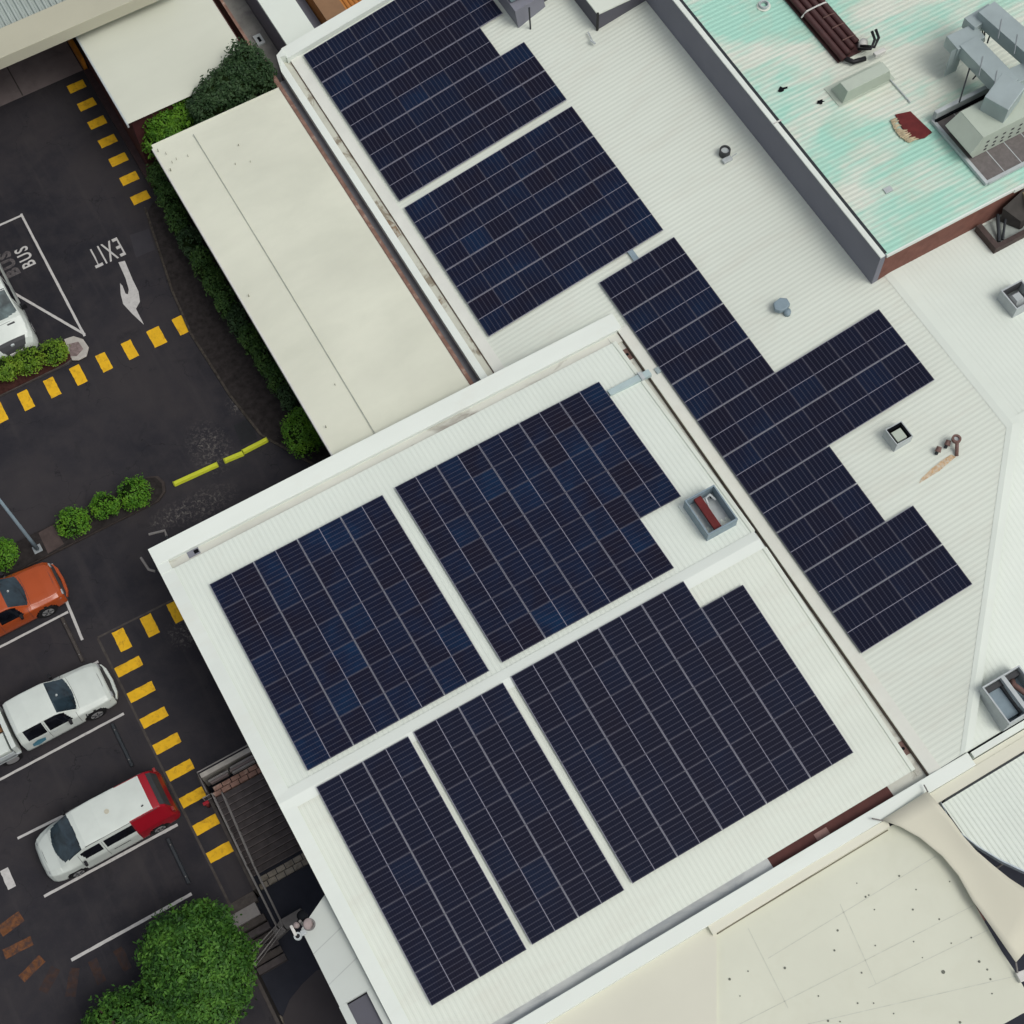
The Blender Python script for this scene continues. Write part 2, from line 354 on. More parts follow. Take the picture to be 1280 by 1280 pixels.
def mark(name, poly, mat, z=.004):
    mb = MB(); n = len(poly)
    a = sum(poly[i][0]*poly[(i+1) % n][1]-poly[(i+1) % n][0]*poly[i][1] for i in range(n))
    if a < 0: poly = poly[::-1]
    mb.add([(p[0], p[1], z) for p in poly], [tuple(range(n))]); return mb.build(name, mat, ground)
def wob(x0, x1, y0, y1, a=.009):
    """painted rectangle with slightly uneven edges"""
    pts = []
    for (sx, sy, ex, ey) in ((x0, y0, x1, y0), (x1, y0, x1, y1), (x1, y1, x0, y1), (x0, y1, x0, y0)):
        k = max(2, int(math.hypot(ex-sx, ey-sy)/.12))
        for i in range(k):
            t = i/k; pts.append((sx+(ex-sx)*t+random.uniform(-a, a), sy+(ey-sy)*t+random.uniform(-a, a)))
    return pts
for i in range(7): mark('crossing_bar', wob(4.50 if i < 6 else 4.50, 5.28, 50.25-1.18*i, 50.73-1.18*i), M['yellow'])
for i in range(8): 
    cx = -4.45+1.165*i
    mark('crossing_bar', wob(cx-.22, cx+.22+(.12 if i == 6 else 0), 36.12+.03*(i > 3), 37.05), M['yellow'])
for cx in (-4.08, -2.92, -1.80): mark('crossing_bar', wob(cx-.23, cx+.23, 24.58, 25.47), M['yellow'])
for i in range(8): mark('crossing_bar', wob(-4.83+.03*(i % 2), -3.78, 23.70-1.155*i, 24.12-1.155*i), M['yellow'])
def pline(a, b, wd, mat='paint', name='parking_line', z=.008):
    a = Vector((*a, 0)); b = Vector((*b, 0)); d = (b-a).normalized(); nrm = Vector((-d.y, d.x, 0))*wd/2
    pts = []; k = max(2, int((b-a).length/.25))
    for i in range(k+1): p = a+(b-a)*i/k+nrm*random.uniform(.88, 1.08); pts.append((p.x, p.y))
    for i in range(k, -1, -1): p = a+(b-a)*i/k-nrm*random.uniform(.88, 1.08); pts.append((p.x, p.y))
    return mark(name, pts, M[mat], z)
pline((-16, 22.27), (-5.20, 22.31), .10); pline(P(22, 1048), P(190, 965), .10); pline((-10.4, 17.54), (-5.2, 17.50), .11)
pline((-10.42, 15.02), (-5.8, 14.99), .12); pline((-16, 27.08), (-5.42, 27.12), .10, z=.006); pline(P(64, 705), P(103, 800), .11)
pline((-9, 24.7), P(123, 827), .10)
pline(P(-40, 299), P(28, 269), .10, name='bay_line'); pline((0.05, 45.28), (0.01, 38.17), .105, name='bay_line', z=.0085); pline(P(10, 362), P(106, 418), .11, name='bay_line', z=.006)
mark('white_block', wob(-11.43, -11.13, 18.39, 19.16), M['paint'])
for (a, b, wd) in (((0, 1165), (27, 1145), .42), ((5, 1193), (40, 1176), .36), ((27, 1224), (53, 1198), .34), ((54, 1240), (70, 1210), .38), ((88, 1246), (94, 1210), .36), ((128, 1228), (115, 1200), .34), ((160, 1212), (147, 1186), .34)):
    pline(P(*a), P(*b), wd, 'orangefaded' if a[0] < 30 else 'orangeworn', 'faded_bar', .005)
mark('yellow_dash', wob(5.62, 5.76, 48.98, 49.85, .01), M['yellow'])
def text(s, corner, xdir, ydir, wd, ht, mat, name, z=.009, weight=.012):
    cu = bpy.data.curves.new(name, 'FONT'); cu.body = s; cu.size = 1; cu.offset = weight; cu.space_character = 1.22; cu.resolution_u = 3
    t = bpy.data.objects.new('tmp', cu); COL.objects.link(t); bpy.context.view_layer.update()
    me = bpy.data.meshes.new_from_object(t.evaluated_get(bpy.context.evaluated_depsgraph_get()))
    bpy.data.objects.remove(t)
    xs = [v.co.x for v in me.vertices]; ys = [v.co.y for v in me.vertices]
    x0, x1, y0, y1 = min(xs), max(xs), min(ys), max(ys)
    for v in me.vertices:
        u = (v.co.x-x0)/(x1-x0)*wd; q = (v.co.y-y0)/(y1-y0)*ht
        v.co = (corner[0]+xdir[0]*u+ydir[0]*q, corner[1]+xdir[1]*u+ydir[1]*q, z)
    me.materials.clear(); me.materials.append(mat); me.name = name
    o = bpy.data.objects.new(name, me); COL.objects.link(o); o.parent = ground; return o
text('EXIT', (3.16, 42.03), (-1, 0), (0, -1), 1.40, 1.02, M['paint'], 'exit_lettering', weight=.008)
text('BUS', (-.34-.02, 42.55), (0, 1), (-1, 0), 1.10, .60, M['paint'], 'bus_lettering', weight=.02)
text('BUS', (-1.10, 42.45), (0, 1), (-1, 0), 1.35, .62, M['paintfaded'], 'worn_lettering', weight=.05)
arrow = [(148, 328), (156, 326), (166, 350), (173, 364), (175, 377), (170, 386), (180, 406), (165, 392), (154, 380), (151, 368), (150, 354), (153, 357), (157, 367), (160, 368), (161, 362), (157, 348)]
mark('exit_arrow', [P(*p) for p in arrow], M['paint'])
# asphalt joints and edges
pline((-4.85, 25.58), (-1.0, 25.52), .08, 'kerb', 'asphalt_joint', .006)
pline((-4.86, 25.55), (-4.78, 13.6), .09, 'kerb', 'asphalt_joint', .005)
mark('manhole_cover', [P(292, 532), P(312, 522), P(322, 548), P(302, 558)], rough('manhole_iron', (.012, .013, .015), .7, .2, 8), .006)
mark('asphalt_patch', [P(162, 294), P(186, 286), P(194, 312), P(170, 322)], rough('patched_asphalt', (.036, .034, .040), .8, .1, 3), .005)
# footpath at the top left, with a joint
fp = MB(); fp.add([(-30, 51.2, .012), (5.5, 51.2, .012), (5.5, 60, .012), (-30, 60, .012)], [(0, 1, 2, 3)])
fp = fp.build('footpath', M['path']); tag(fp, 'brown grey footpath under the cream fascia', 'path', kind='structure')
j = MB(); j.add([(2.55, 51.25, .016), (2.61, 51.25, .016), (2.61, 58, .016), (2.55, 58, .016)], [(0, 1, 2, 3)]); j.build('paving_joint', M['kerb'], fp)
# garden beds
gb = MB(); gb.prism([(5.3, 42.9), (4.9, 42.6), (4.62, 41), (4.15, 38.3), (3.95, 36.0), (4.1, 32.5), (4.4, 30.2), (5.2, 28.8), (6.4, 27.0), (9, 26), (9, 42.9)], 0.0, .03)
gb = gb.build('garden_bed', M['soil']); tag(gb, 'dark bare soil strip along the hedge and canopy', 'garden bed', kind='structure')
kk = [(4.85, 42.8), (4.55, 41), (4.1, 38.3), (3.9, 36.0), (4.05, 32.5), (4.36, 30.2), (5.2, 28.7), (5.9, 27.4)]
mb = MB()
for a, b2 in zip(kk, kk[1:]):
    d = Vector((b2[0]-a[0], b2[1]-a[1], 0)).normalized(); n2 = Vector((-d.y, d.x, 0))*.05
    mb.prism([(a[0]+n2.x, a[1]+n2.y), (b2[0]+n2.x, b2[1]+n2.y), (b2[0]-n2.x, b2[1]-n2.y), (a[0]-n2.x, a[1]-n2.y)], .003, .06)
mb.build('kerb', rough('mossy_kerb', (.06, .052, .044), .9, .6, 7, .1), gb)
# islands
def island(name, pts, mulch, kerbm, label, inset=.12):
    o = empty(name, (0, 0, 0), 0, label, 'garden island')
    cx = sum(p[0] for p in pts)/len(pts); cy = sum(p[1] for p in pts)/len(pts)
    MB().prism(pts, .0, .12).build('kerb', kerbm, o, bevel=.02)
    inn = [(p[0]+(cx-p[0])*inset/max(.3, math.hypot(cx-p[0], cy-p[1])), p[1]+(cy-p[1])*inset/max(.3, math.hypot(cx-p[0], cy-p[1]))) for p in pts]
    MB().prism(inn, .1, .15).build('soil', mulch, o); return o
i1 = island('planted_island', [(-9, 37.24), (-1.15, 37.24), (-.45, 37.42), (-.10, 37.7), (-.12, 38.05), (-.40, 38.28), (-.95, 38.35), (-9, 38.35)], M['mulch'], M['kerb'], 'long planted island with mulch in front of the white bus')
MB().prism([P(80, 424, .16), P(92, 420, .16), P(104, 424, .16), P(111, 434, .16), P(108, 445, .16), P(98, 450, .16), P(90, 450, .16)], .1, .17).build('concrete_nose', M['kerbpale'], i1, bevel=.02)
MB().prism([P(86, 430, .18), P(98, 427, .18), P(104, 436, .18), P(96, 445, .18), P(88, 445, .18)], .15, .185).build('stone_infill', rough('stone_infill', (.22, .17, .16), .9, .4, 9), i1)
i2 = island('planted_island', [(-9.5, 29.66), (-4.8, 29.62), (-.45, 29.60), (-.05, 29.85), (.1, 30.25), (-.02, 30.62), (-.4, 30.8), (-9.5, 30.8)], M['soil'], rough('brown_kerb', (.045, .036, .032), .9, .3, 5), 'planted island with lamp post and round shrubs')
MB().prism([P(48, 666, .16), P(66, 656, .16), P(80, 680, .16), P(60, 692, .16)], .12, .16).build('paving_slab', rough('slab', (.075, .055, .05), .9, .3, 3), i2)
# wheel stops
for k, (x, y0, y1, lab) in enumerate(((-5.72, 24.95, 27.0, 'low black wheel stop between orange pickup and white tray ute'), (-5.74, 20.28, 22.15, 'low black wheel stop in the bay between white ute and red van'), (-5.72, 15.35, 17.2, 'low black wheel stop in the empty bay below the van'))):
    o = empty('wheel_stop', (x, (y0+y1)/2, 0), 0, lab, 'wheel stop', 'wheel stops at the bay ends'); h = (y1-y0)/2
    MB().hexa([(-.08, -h, .0), (.08, -h, 0), (.08, h, 0), (-.08, h, 0), (-.05, -h, .1), (.05, -h, .1), (.05, h, .1), (-.05, h, .1)]).build('stop_bar', M['kerb'] if k == 0 else M['darkmetal'], o, bevel=.015)
    mbb = MB(); [mbb.tube([(0, q, .09), (0, q, .115)], .025, 8) for q in (-h*.7, h*.7)]; mbb.build('bolt', M['rail'], o)
# yellow bars on the drive
for k, (a, b2, lab) in enumerate((((217, 605), (272, 580), 'long lime yellow bar lying on the asphalt'), ((280, 576), (304, 566), 'short middle piece of lime yellow bar'), ((303, 565), (334, 549), 'lime yellow bar piece nearest the bush'))):
    a = PV(*a, .06); b2 = PV(*b2, .06); o = empty('kerb_bar', ((a+b2)/2)[:], 0, lab, 'barrier bar', 'lime yellow bars on the driveway')
    d = (b2-a); ln = d.length/2; o.rotation_euler = (0, 0, math.atan2(d.y, d.x))
    MB().hexa([(-ln, -.12, -.06), (ln, -.12, -.06), (ln, .12, -.06), (-ln, .12, -.06), (-ln+.03, -.07, .07), (ln-.03, -.07, .07), (ln-.03, .07, .07), (-ln+.03, .07, .07)]).build('bar', M['lime'], o, bevel=.02)
    mbb = MB(); mbb.box(-ln-.012, -ln+.02, -.1, .1, -.055, .04); mbb.box(ln-.02, ln+.012, -.1, .1, -.055, .04); mbb.build('end_cap', rough('olive_rubber', (.3, .32, .03), .6, .1, 3), o)

# ------------------------------------------------------------------ lower shop building
shop = empty('shop_building', (0, 0, 0), 0, 'white gabled shop building carrying the five arrays split by a ridge', 'building')
XL, XR, YB, YT = -1.55, 17.42, 5.39, 24.62
MB().box(-1.45, 17.3, 5.5, 25.6, LOWZ, 4.2).build('wall', M['greywall'], shop)
MB().add([(-1.45, 5.5, 4.2), (-1.45, 25.6, 4.2), (-1.45, 14.83, 4.88), (17.3, 5.5, 4.2), (17.3, 25.6, 4.2), (17.3, 14.83, 4.88)], [(0, 2, 1), (3, 4, 5)]).build('gable', M['ventpale'], shop)
rib_sheet('Y', XL+.45, XR, lambda t: (YR, YT), lambda x, y: z_low(y), 'roof_slope', M['roof_low'], shop)
rib_sheet('Y', XL+.45, XR, lambda t: (YB, YR), lambda x, y: z_low(y), 'roof_slope', M['roof'], shop)
mb = MB()
for y0, y1 in ((YB, YR), (YR, YT)):
    mb.hexa([(XL, y0, z_low(y0)-.12), (XL+.5, y0, z_low(y0)-.12), (XL+.5, y1, z_low(y1)-.12), (XL, y1, z_low(y1)-.12), (XL, y0, z_low(y0)+.045), (XL+.5, y0, z_low(y0)+.04), (XL+.5, y1, z_low(y1)+.04), (XL, y1, z_low(y1)+.045)])
mb.build('barge_flashing', M['cap'], shop)
mb = MB()
mb.add([(XL, YR-.36, z_low(YR-.36)+.035), (XR, YR-.36, z_low(YR-.36)+.035), (XR, YR, ZR+.065), (XL, YR, ZR+.065), (XR, YR+.36, z_low(YR+.36)+.035), (XL, YR+.36, z_low(YR+.36)+.035)], [(0, 1, 2, 3), (3, 2, 4, 5)])
mb.build('ridge_cap', M['cap'], shop)
mb = MB()
for y0, y1 in ((YB, YR-.36), (YR+.36, YT)):
    mb.hexa([(XR-.02, y0, z_low(y0)-.3), (XR+.05, y0, z_low(y0)-.3), (XR+.05, y1, z_low(y1)-.3), (XR-.02, y1, z_low(y1)-.3), (XR-.1, y0, z_low(y0)+.04), (XR+.05, y0, z_low(y0)+.04), (XR+.05, y1, z_low(y1)+.04), (XR-.1, y1, z_low(y1)+.04)])
mb.build('barge_flashing', M['roof'], shop)
# parapet at the top edge: cap, box gutter
MB().hexa([(XL, 24.98, 4.2), (17.95, 24.98, 4.2), (17.95, 25.68, 4.2), (XL, 25.68, 4.2), (XL, 24.98, 4.42), (17.95, 24.98, 4.42), (17.95, 25.68, 4.50), (XL, 25.68, 4.50)]).build('parapet_cap', M['cap'], shop, bevel=.015)
MB().box(XL+.45, 17.95, 24.55, 24.98, 4.12, 4.235).build('gutter', M['gutter'], shop)
MB().box(XL, XL+.45, 24.6, 24.98, 4.15, 4.40).build('parapet_return', M['cap'], shop)
MB().box(XR+.05, 17.74, 5.2, 24.55, 4.05, 4.14).build('gutter', M['gutter'], shop)
for (px, py, w_, h_, zz) in ((242, 691, .45, .26, 4.245),):
    x, y = P(px, py, zz); o = MB().box(x-w_/2, x+w_/2, y-h_/2, y+h_/2, zz-.05, zz+.005).build('drain_outlet', M['greywall'], shop)
    MB().box(x+.02, x+w_/2-.03, y-.07, y+.08, zz+.006, zz+.012).build('drain_hole', M['void'], o)
# drain heads in the side gutter
for (px, py, w_, h_) in ((788, 441, .22, .5), (943, 658, .16, .5), (1135, 932, .34, .5)):
    x, y = P(px, py, 4.16); x = 17.61
    o = MB().box(x-.12, x+.12, y-h_/2, y+h_/2, 4.12, 4.16).build('drain_outlet', M['copper'] if px != 943 else M['darkmetal'], shop)
    MB().tube([(x, y, 4.16), (x, y, 4.166)], .06, 10).build('drain_hole', M['void'], o)
# bottom gutter (grey, stained, dark red further right) and pale coping
MB().box(XL, 11.6, 5.0, 5.45, 4.05, 4.12).build('gutter', M['gutter_cool'], shop)
MB().box(11.6, 16.4, 5.0, 5.45, 4.05, 4.115).build('gutter', M['red_gutter'], shop)
MB().box(16.4, 17.9, 5.0, 5.45, 4.05, 4.12).build('gutter', M['gutter'], shop)
MB().box(13.35, 13.85, 5.05, 5.3, 4.116, 4.14).build('outlet_stain', rough('pale_red_patch', (.28, .17, .15), .8, .2, 5), shop, bevel=.01)
MB().hexa([(-3.5, 4.56, 3.9), (19.3, 4.50, 3.9), (19.3, 4.98, 3.9), (-3.5, 5.08, 3.9), (-3.5, 4.56, 4.40), (19.3, 4.50, 4.40), (19.3, 4.98, 4.44), (-3.5, 5.08, 4.44)]).build('coping', M['cap'], shop, bevel=.015)
# roof over the side entrance at the lower left (large flat panels, one dark opening)
ent = empty('entrance_roof', (0, 0, 0), 0, 'flat pale panelled roof beside the shop with a dark rectangular opening', 'roof')
z = 4.3
ppx = [(345+57, 1118), (375, 1150), (437, 1292), (520, 1292), (405, 1112)]
A_ = [(-1.57, 11.60), (-1.90, 11.35), (-2.76, 11.02), (-2.78, 8.6), (-2.80, 6.0), (-1.57, 6.0)]
op = rect(-2.52, -1.80, 6.0, 8.25)
mb = MB(); mb.prism([(-1.57, 11.62), (-2.74, 11.02), (-2.76, 8.25), (-1.57, 8.25)], 4.1, 4.28)
mb.box(-2.78, -2.52, 6.0, 8.247, 4.1, 4.28); mb.box(-1.80, -1.57, 6.0, 8.247, 4.1, 4.28)
mb.build('roof_panel', rough('pale_grey_panel', (.53, .57, .53), .6, .05, .5), ent)
MB().box(-2.52, -1.80, 6.0, 8.25, 3.5, 3.55).build('opening', M['darkmetal'], ent)
MB().box(-2.5, -1.82, 8.2, 8.24, 3.55, 4.1).build('opening_back', M['copper'], ent)
mb = MB()
for yy in (10.3, 9.2): mb.add([(-2.75, yy-.2, 4.284), (-1.58, yy+.1, 4.284), (-1.58, yy+.13, 4.284), (-2.75, yy-.17, 4.284)], [(0, 1, 2, 3)])
mb.build('panel_joint', rough('joint_grey', (.42, .45, .43), .7, .1, 2), ent)
MB().box(-2.6, -1.6, 6.0, 11.0, LOWZ, 4.1).build('wall', M['greywall2'], ent)

# ------------------------------------------------------------------ main building with the big single slope roof
main = empty('main_building', (0, 0, 0), 0, 'large white roofed building carrying the upper solar arrays', 'building')
HX = 27.32; HY = 13.72
def hipx(y): return HX if y >= HY else HX-(HY-y)*.935
MB().box(12.62, 44, 25.75, 44.4, 0, 3.2).build('wall', M['greywall'], main)
MB().box(17.95, 44, 5.0, 25.7, LOWZ, 3.9).build('wall', M['greywall'], main)
rib_sheet('X', 25.72, 44.32, lambda t: (13.05, HX), lambda x, y: z_up(x), 'roof_slope', M['roof'], main, h=.006)
rib_sheet('X', 5.0, 25.72, lambda t: (17.80, hipx(t)), lambda x, y: z_up(x), 'roof_slope', M['roof'], main, h=.006)
rib_sheet('Y', 19.15, 44, lambda t: (5.0, HY-(HX-t)/.935 if t < HX else HY), lambda x, y: z_up(HX)+.19*(y-HY), 'hip_slope', M['roof_low'], main, h=.006)
rib_sheet('Y', HX, 44, lambda t: (HY, 44.3), lambda x, y: z_up(HX)-.01+.004*(y-HY), 'roof_back', M['roof_low'], main, h=.006)
# flashings: ridge band, hip bands, edge bands
mb = MB()
zr = z_up(HX)+.026
mb.add([(HX-.26, HY, z_up(HX-.26)+.016), (HX, HY, zr), (HX+.30, HY, zr), (HX-.26, 21.2, z_up(HX-.26)+.016), (HX, 21.2, zr), (HX+.30, 21.2, zr+.002)], [(0, 1, 4, 3), (1, 2, 5, 4)])
hx0 = HX-(HY-5.0)*.935
mb.add([(HX-.26, HY, z_up(HX-.26)+.016), (HX, HY, zr), (hx0-.2, 5.0, z_up(hx0-.2)+.016), (hx0, 5.0, z_up(hx0)+.026)], [(0, 2, 3, 1)])
mb.add([(HX, HY, zr), (HX+.30, HY-.1, zr-.006), (hx0, 5.0, z_up(hx0)+.026), (hx0+.3, 5.0, z_up(hx0)+.0265)], [(0, 2, 3, 1)])
mb.add([(HX, HY+.22, zr+.006), (HX, HY-.22, zr-.03), (44, HY-.22, zr-.03), (44, HY+.22, zr+.006)], [(0, 1, 2, 3)])
mb.build('ridge_flashing', M['roof_low'], main)
# left flashing beside lower building (tan band between dark seam and panels)
mb = MB(); mb.hexa([(17.78, 4.95, z_up(17.78)-.35), (18.22, 4.95, z_up(17.78)-.35), (18.22, 25.0, z_up(17.78)-.35), (17.78, 25.0, z_up(17.78)-.35), (17.78, 4.95, z_up(17.78)+.033), (18.22, 4.95, z_up(18.22)+.033), (18.22, 25.0, z_up(18.22)+.033), (17.78, 25.0, z_up(17.78)+.033)])
mb.build('edge_flashing', rough('warm_flashing', (.70, .715, .64), .6, .06, 1, stain=(1, .5, .7, .3), stainc=(.55, .53, .44)), main)
mb = MB(); mb.hexa([(13.03, 25.72, 3.2), (13.45, 25.72, 3.2), (13.45, 44.3, 3.2), (13.03, 44.3, 3.2), (13.03, 25.72, z_up(13.03)+.033), (13.45, 25.72, z_up(13.45)+.033), (13.45, 44.3, z_up(13.45)+.033), (13.03, 44.3, z_up(13.03)+.033)])
mb.build('edge_flashing', rough('warm_flashing_two', (.70, .715, .65), .6, .06, 1), main)
mb = MB(); mb.box(17.745, 17.78, 4.95, 24.95, 3.9, z_up(17.78)-.03); mb.build('gutter_side', rough('brown_shadow_gap', (.11, .085, .07), .8, .3, 3), main); MB().box(13.0, 13.03, 25.72, 44.0, 3.1, 3.425).build('gutter_side', M['copper'], main)
MB().box(12.66, 13.0, 25.72, 44.0, 3.2, 3.40).build('gutter', rough('stained_box_gutter', (.54, .55, .47), .7, .1, 2, stain=(1.1, .56, .64, .8), stainc=(.20, .16, .11), stretch=(1, .8, 1)), main)
res_m = rough('brown_residue', (.24, .17, .11), .8, .5, 5, stain=(3, .45, .6, .8), stainc=(.5, .5, .42))
MB().prism([(12.68, 29.95), (12.97, 30.0), (12.95, 30.25), (12.72, 30.2)], 3.4, 3.41).build('gutter_stain', res_m, main); MB().prism([(12.70, 33.6), (12.95, 33.7), (12.97, 34.3), (12.80, 34.7), (12.69, 34.2)], 3.4, 3.405).build('gutter_stain', res_m, main)
MB().hexa([(12.35, 25.72, 3.5), (12.66, 25.72, 3.5), (12.66, 44.0, 3.5), (12.35, 43.3, 3.5), (12.35, 25.72, 3.8), (12.66, 25.72, 3.76), (12.66, 44.0, 3.76), (12.35, 43.3, 3.8)]).build('parapet_cap', M['cap'], main, bevel=.012)
MB().hexa([(12.40, 25.72, 0), (12.6, 25.72, 0), (12.6, 43.9, 0), (12.40, 43.25, 0), (12.40, 25.72, 3.5), (12.6, 25.72, 3.5), (12.6, 43.9, 3.5), (12.40, 43.25, 3.5)]).build('side_wall', rough('mid_grey_wall', (.34, .34, .36), .7, .1, .8), main)
mb = MB(); mb.prism([(12.35, 43.3, 3.82), (12.66, 44.0, 3.82), (12.9, 43.95, 3.82), (12.9, 44.35, 3.82), (12.55, 44.15, 3.82)], 3.4, 3.82)
mb.hexa([(12.9, 43.85, 3.2), (27, 43.85, 3.2), (27, 44.4, 3.2), (12.9, 44.4, 3.2), (12.9, 43.85, 3.72), (27, 43.85, z_up(27)+.2), (27, 44.4, z_up(27)+.24), (12.9, 44.4, 3.8)])
mb.build('top_flashing', M['cap'], main)
# gutter along the bottom edge at right
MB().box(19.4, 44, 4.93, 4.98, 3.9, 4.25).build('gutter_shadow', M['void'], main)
MB().box(19.4, 44, 4.72, 4.925, 3.9, 4.42).build('gutter_lip', M['cap'], main)
MB().box(16.6, 44, 4.10, 4.495, 3.7, 4.18).build('lower_gutter', M['membrane2'], main); MB().box(19.32, 44, 4.498, 4.69, 3.7, 4.16).build('lower_gutter', M['membrane2'], main)
MB().box(17.8, 44, 4.02, 4.09, 3.6, 4.06).build('gutter_gap', M['darkmetal'], main)
MB().box(12.16, 12.395, 25.9, 43.2, 0, 3.33).build('gap_filler', rough('grey_gap_filler', (.20, .20, .21), .8, .2, 1.5), main)  # added filler, raised nearly flush so the narrow gap is not black with shade
tr = empty('brick_strip_wall', (0, 0, 0), 0, 'narrow weathered brown brick wall top in the gap beside the canopy', 'wall')
MB().box(11.98, 12.13, 25.9, 44.6, 0, 3.3).build('brick_face', M['brown_brick'], tr); MB().box(11.95, 12.15, 25.9, 44.6, 3.3, 3.36).build('coping', M['brown_brick'], tr)

# ------------------------------------------------------------------ plant building on the roof (grey wall, brick wall, mint roof)
pb = empty('plant_building', (0, 0, 0), 0, 'raised block with dark grey wall, brick end and mint stained roof', 'building')
PZ = 7.6
MB().box(26.49, 26.75, 21.15, 60, 5.6, PZ).build('grey_wall', M['greywall'], pb)
MB().box(26.753, 44, 21.15, 21.4, 5.6, PZ-.02).build('brick_wall', M['brick'], pb)
MB().box(26.74, 32.5, 21.08, 21.15, PZ-.12, PZ+.01).build('eave_trim', M['cap'], pb)
MB().box(32.5, 44, 21.05, 21.15, PZ-.18, PZ+.01).build('eave_trim', M['cap'], pb)
rib_sheet('X', 21.15, 60, lambda t: (26.75, 44), lambda x, y: PZ+.0+.003*(x-26.75), 'roof', M['green_roof'], pb, pitch=.2, h=.013)
MB().box(26.46, 26.66, 21.12, 60, PZ, PZ+.06).build('wall_cap', M['cap'], pb)
MB().box(26.662, 26.80, 21.2, 60, PZ+.031, PZ+.036).build('edge_gutter', M['darkmetal'], pb)
MB().box(26.5, 26.85, 28.1, 28.16, PZ+.06, PZ+.09).build('gutter_strap', M['bolt'], pb)
# recess + tan wall + timber frame at the far right
hatch = empty('framed_lightwell', (0, 0, 0), 0, 'brown framed opening with pale panes beside the brick wall', 'lightwell')
x0, y0 = 31.12, 19.85
mb = MB(); mb.box(x0, x0+.22, y0, 21.05, 6.0, 6.35); mb.box(x0+.223, 36, y0, y0+.18, 6.0, 6.32); mb.build('frame', rough('brown_frame', (.07, .05, .045), .7, .3, 4), hatch)
MB().box(x0+.23, 36, y0+.19, 21.04, 6.0, 6.06).build('pane', rough('pale_pane', (.36, .40, .37), .5, .3, 2), hatch)
mb = MB(); mb.tube([(x0+.45, y0+.3, 6.1), (x0+.9, y0+1.15, 6.5)], .07); mb.tube([(x0+.62, y0+.3, 6.1), (x0+1.2, y0+1.0, 6.4)], .05); mb.build('dark_strut', M['darkmetal'], hatch)
MB().hexa([(x0+1.05, y0+1.0, 6.1), (x0+1.45, y0+.35, 6.1), (x0+1.6, y0+.35, 6.1), (x0+1.6, 21.04, 6.1), (x0+.9, 20.9, 7.0), (x0+1.45, y0+.45, 6.5), (x0+1.9, y0+.45, 6.6), (x0+1.9, 21.04, 7.4)]).build('side_screen', rough('dark_brown_screen', (.055, .05, .045), .8, .2, 3), hatch)
MB().box(x0+1.75, 36, 20.4, 21.04, 6.1, 7.3).build('tan_panel', M['tan'], hatch)

# ------------------------------------------------------------------ things on the plant roof
def zt(px, py, z): return P(px, py, z)
# pipe bundle: four oxide red pipes with straps
pt = empty('pipe_bundle', (0, 0, 0), 0, 'dark oxide red bundle of parallel pipes running down the mint roof', 'pipes')
for k, x in enumerate((30.42, 30.72, 31.02, 31.32)):
    MB().tube([(x, 29.2+.15*k, PZ+.28), (x, 60, PZ+.28)], .13, 10).build('pipe', M['pipered'], pt, smooth=True)
MB().box(30.25, 31.5, 29.3, 60, PZ+.05, PZ+.12).build('pipe_tray', M['pipered'], pt)
for yy in (31.8, 34.6, 37.8): MB().tube([(30.22, yy, PZ+.2), (30.42, yy, PZ+.44), (30.9, yy, PZ+.46), (31.32, yy, PZ+.44), (31.5, yy, PZ+.2)], .035, 6).build('strap', M['bolt'], pt)
mb = MB()
for yy in (29.9, 30.6, 31.2): mb.tube([(30.80, yy, PZ+.42), (31.08, yy, PZ+.43), (31.42, yy, PZ+.38)], .02, 6)
mb.build('cable_tie', M['copper'], pt)
mb = MB()
for q in ((0, 0), (.18, .1)):
    mb.tube([(31.15+q[0], 29.3+q[1], PZ+.3), (31.45+q[0], 28.95, PZ+.5), (31.75+q[0], 29.15, PZ+.65), (31.85+q[0], 29.5, PZ+.7)], .06, 8)
mb.tube([(30.45, 29.3, PZ+.25), (30.7, 28.95, PZ+.2), (31.2, 28.85, PZ+.2)], .1, 8); mb.build('cable_end', M['black'], pt, smooth=True)
MB().tube([(31.5, 29.45, PZ+.05), (31.5, 29.45, PZ+.4)], [.22, .16], 10).build('white_cover', M['bolt'], pt, smooth=True)
mb = MB(); mb.box(31.45, 31.95, 28.60, 28.78, PZ+.3, PZ+.48); mb.build('junction_box', M['bolt'], pt, bevel=.03)
# grey box housing
ac = empty('duct_box', (0, 0, 0), 0, 'pale grey box housing at the foot of the red pipes', 'roof box')
MB().hexa([(29.28, 27.6, PZ+.02), (31.55, 27.6, PZ+.02), (31.55, 28.4, PZ+.02), (29.28, 28.4, PZ+.02), (29.35, 27.55, PZ+.75), (31.3, 27.55, PZ+.75), (31.3, 28.05, PZ+.75), (29.35, 28.05, PZ+.75)]).build('box_body', M['acbody'], ac, bevel=.02)
MB().box(29.1, 31.7, 27.55, 28.55, PZ+.03, PZ+.05).build('base_tray', M['acbody'], ac)
o = MB().tube([(31.5, 27.6, PZ+.08), (31.52, 26.3, PZ+.08)], .03, 6).build('small_pipe', M['ventpale']); tag(o, 'thin pale pipe from grey box to red opening', 'pipe')
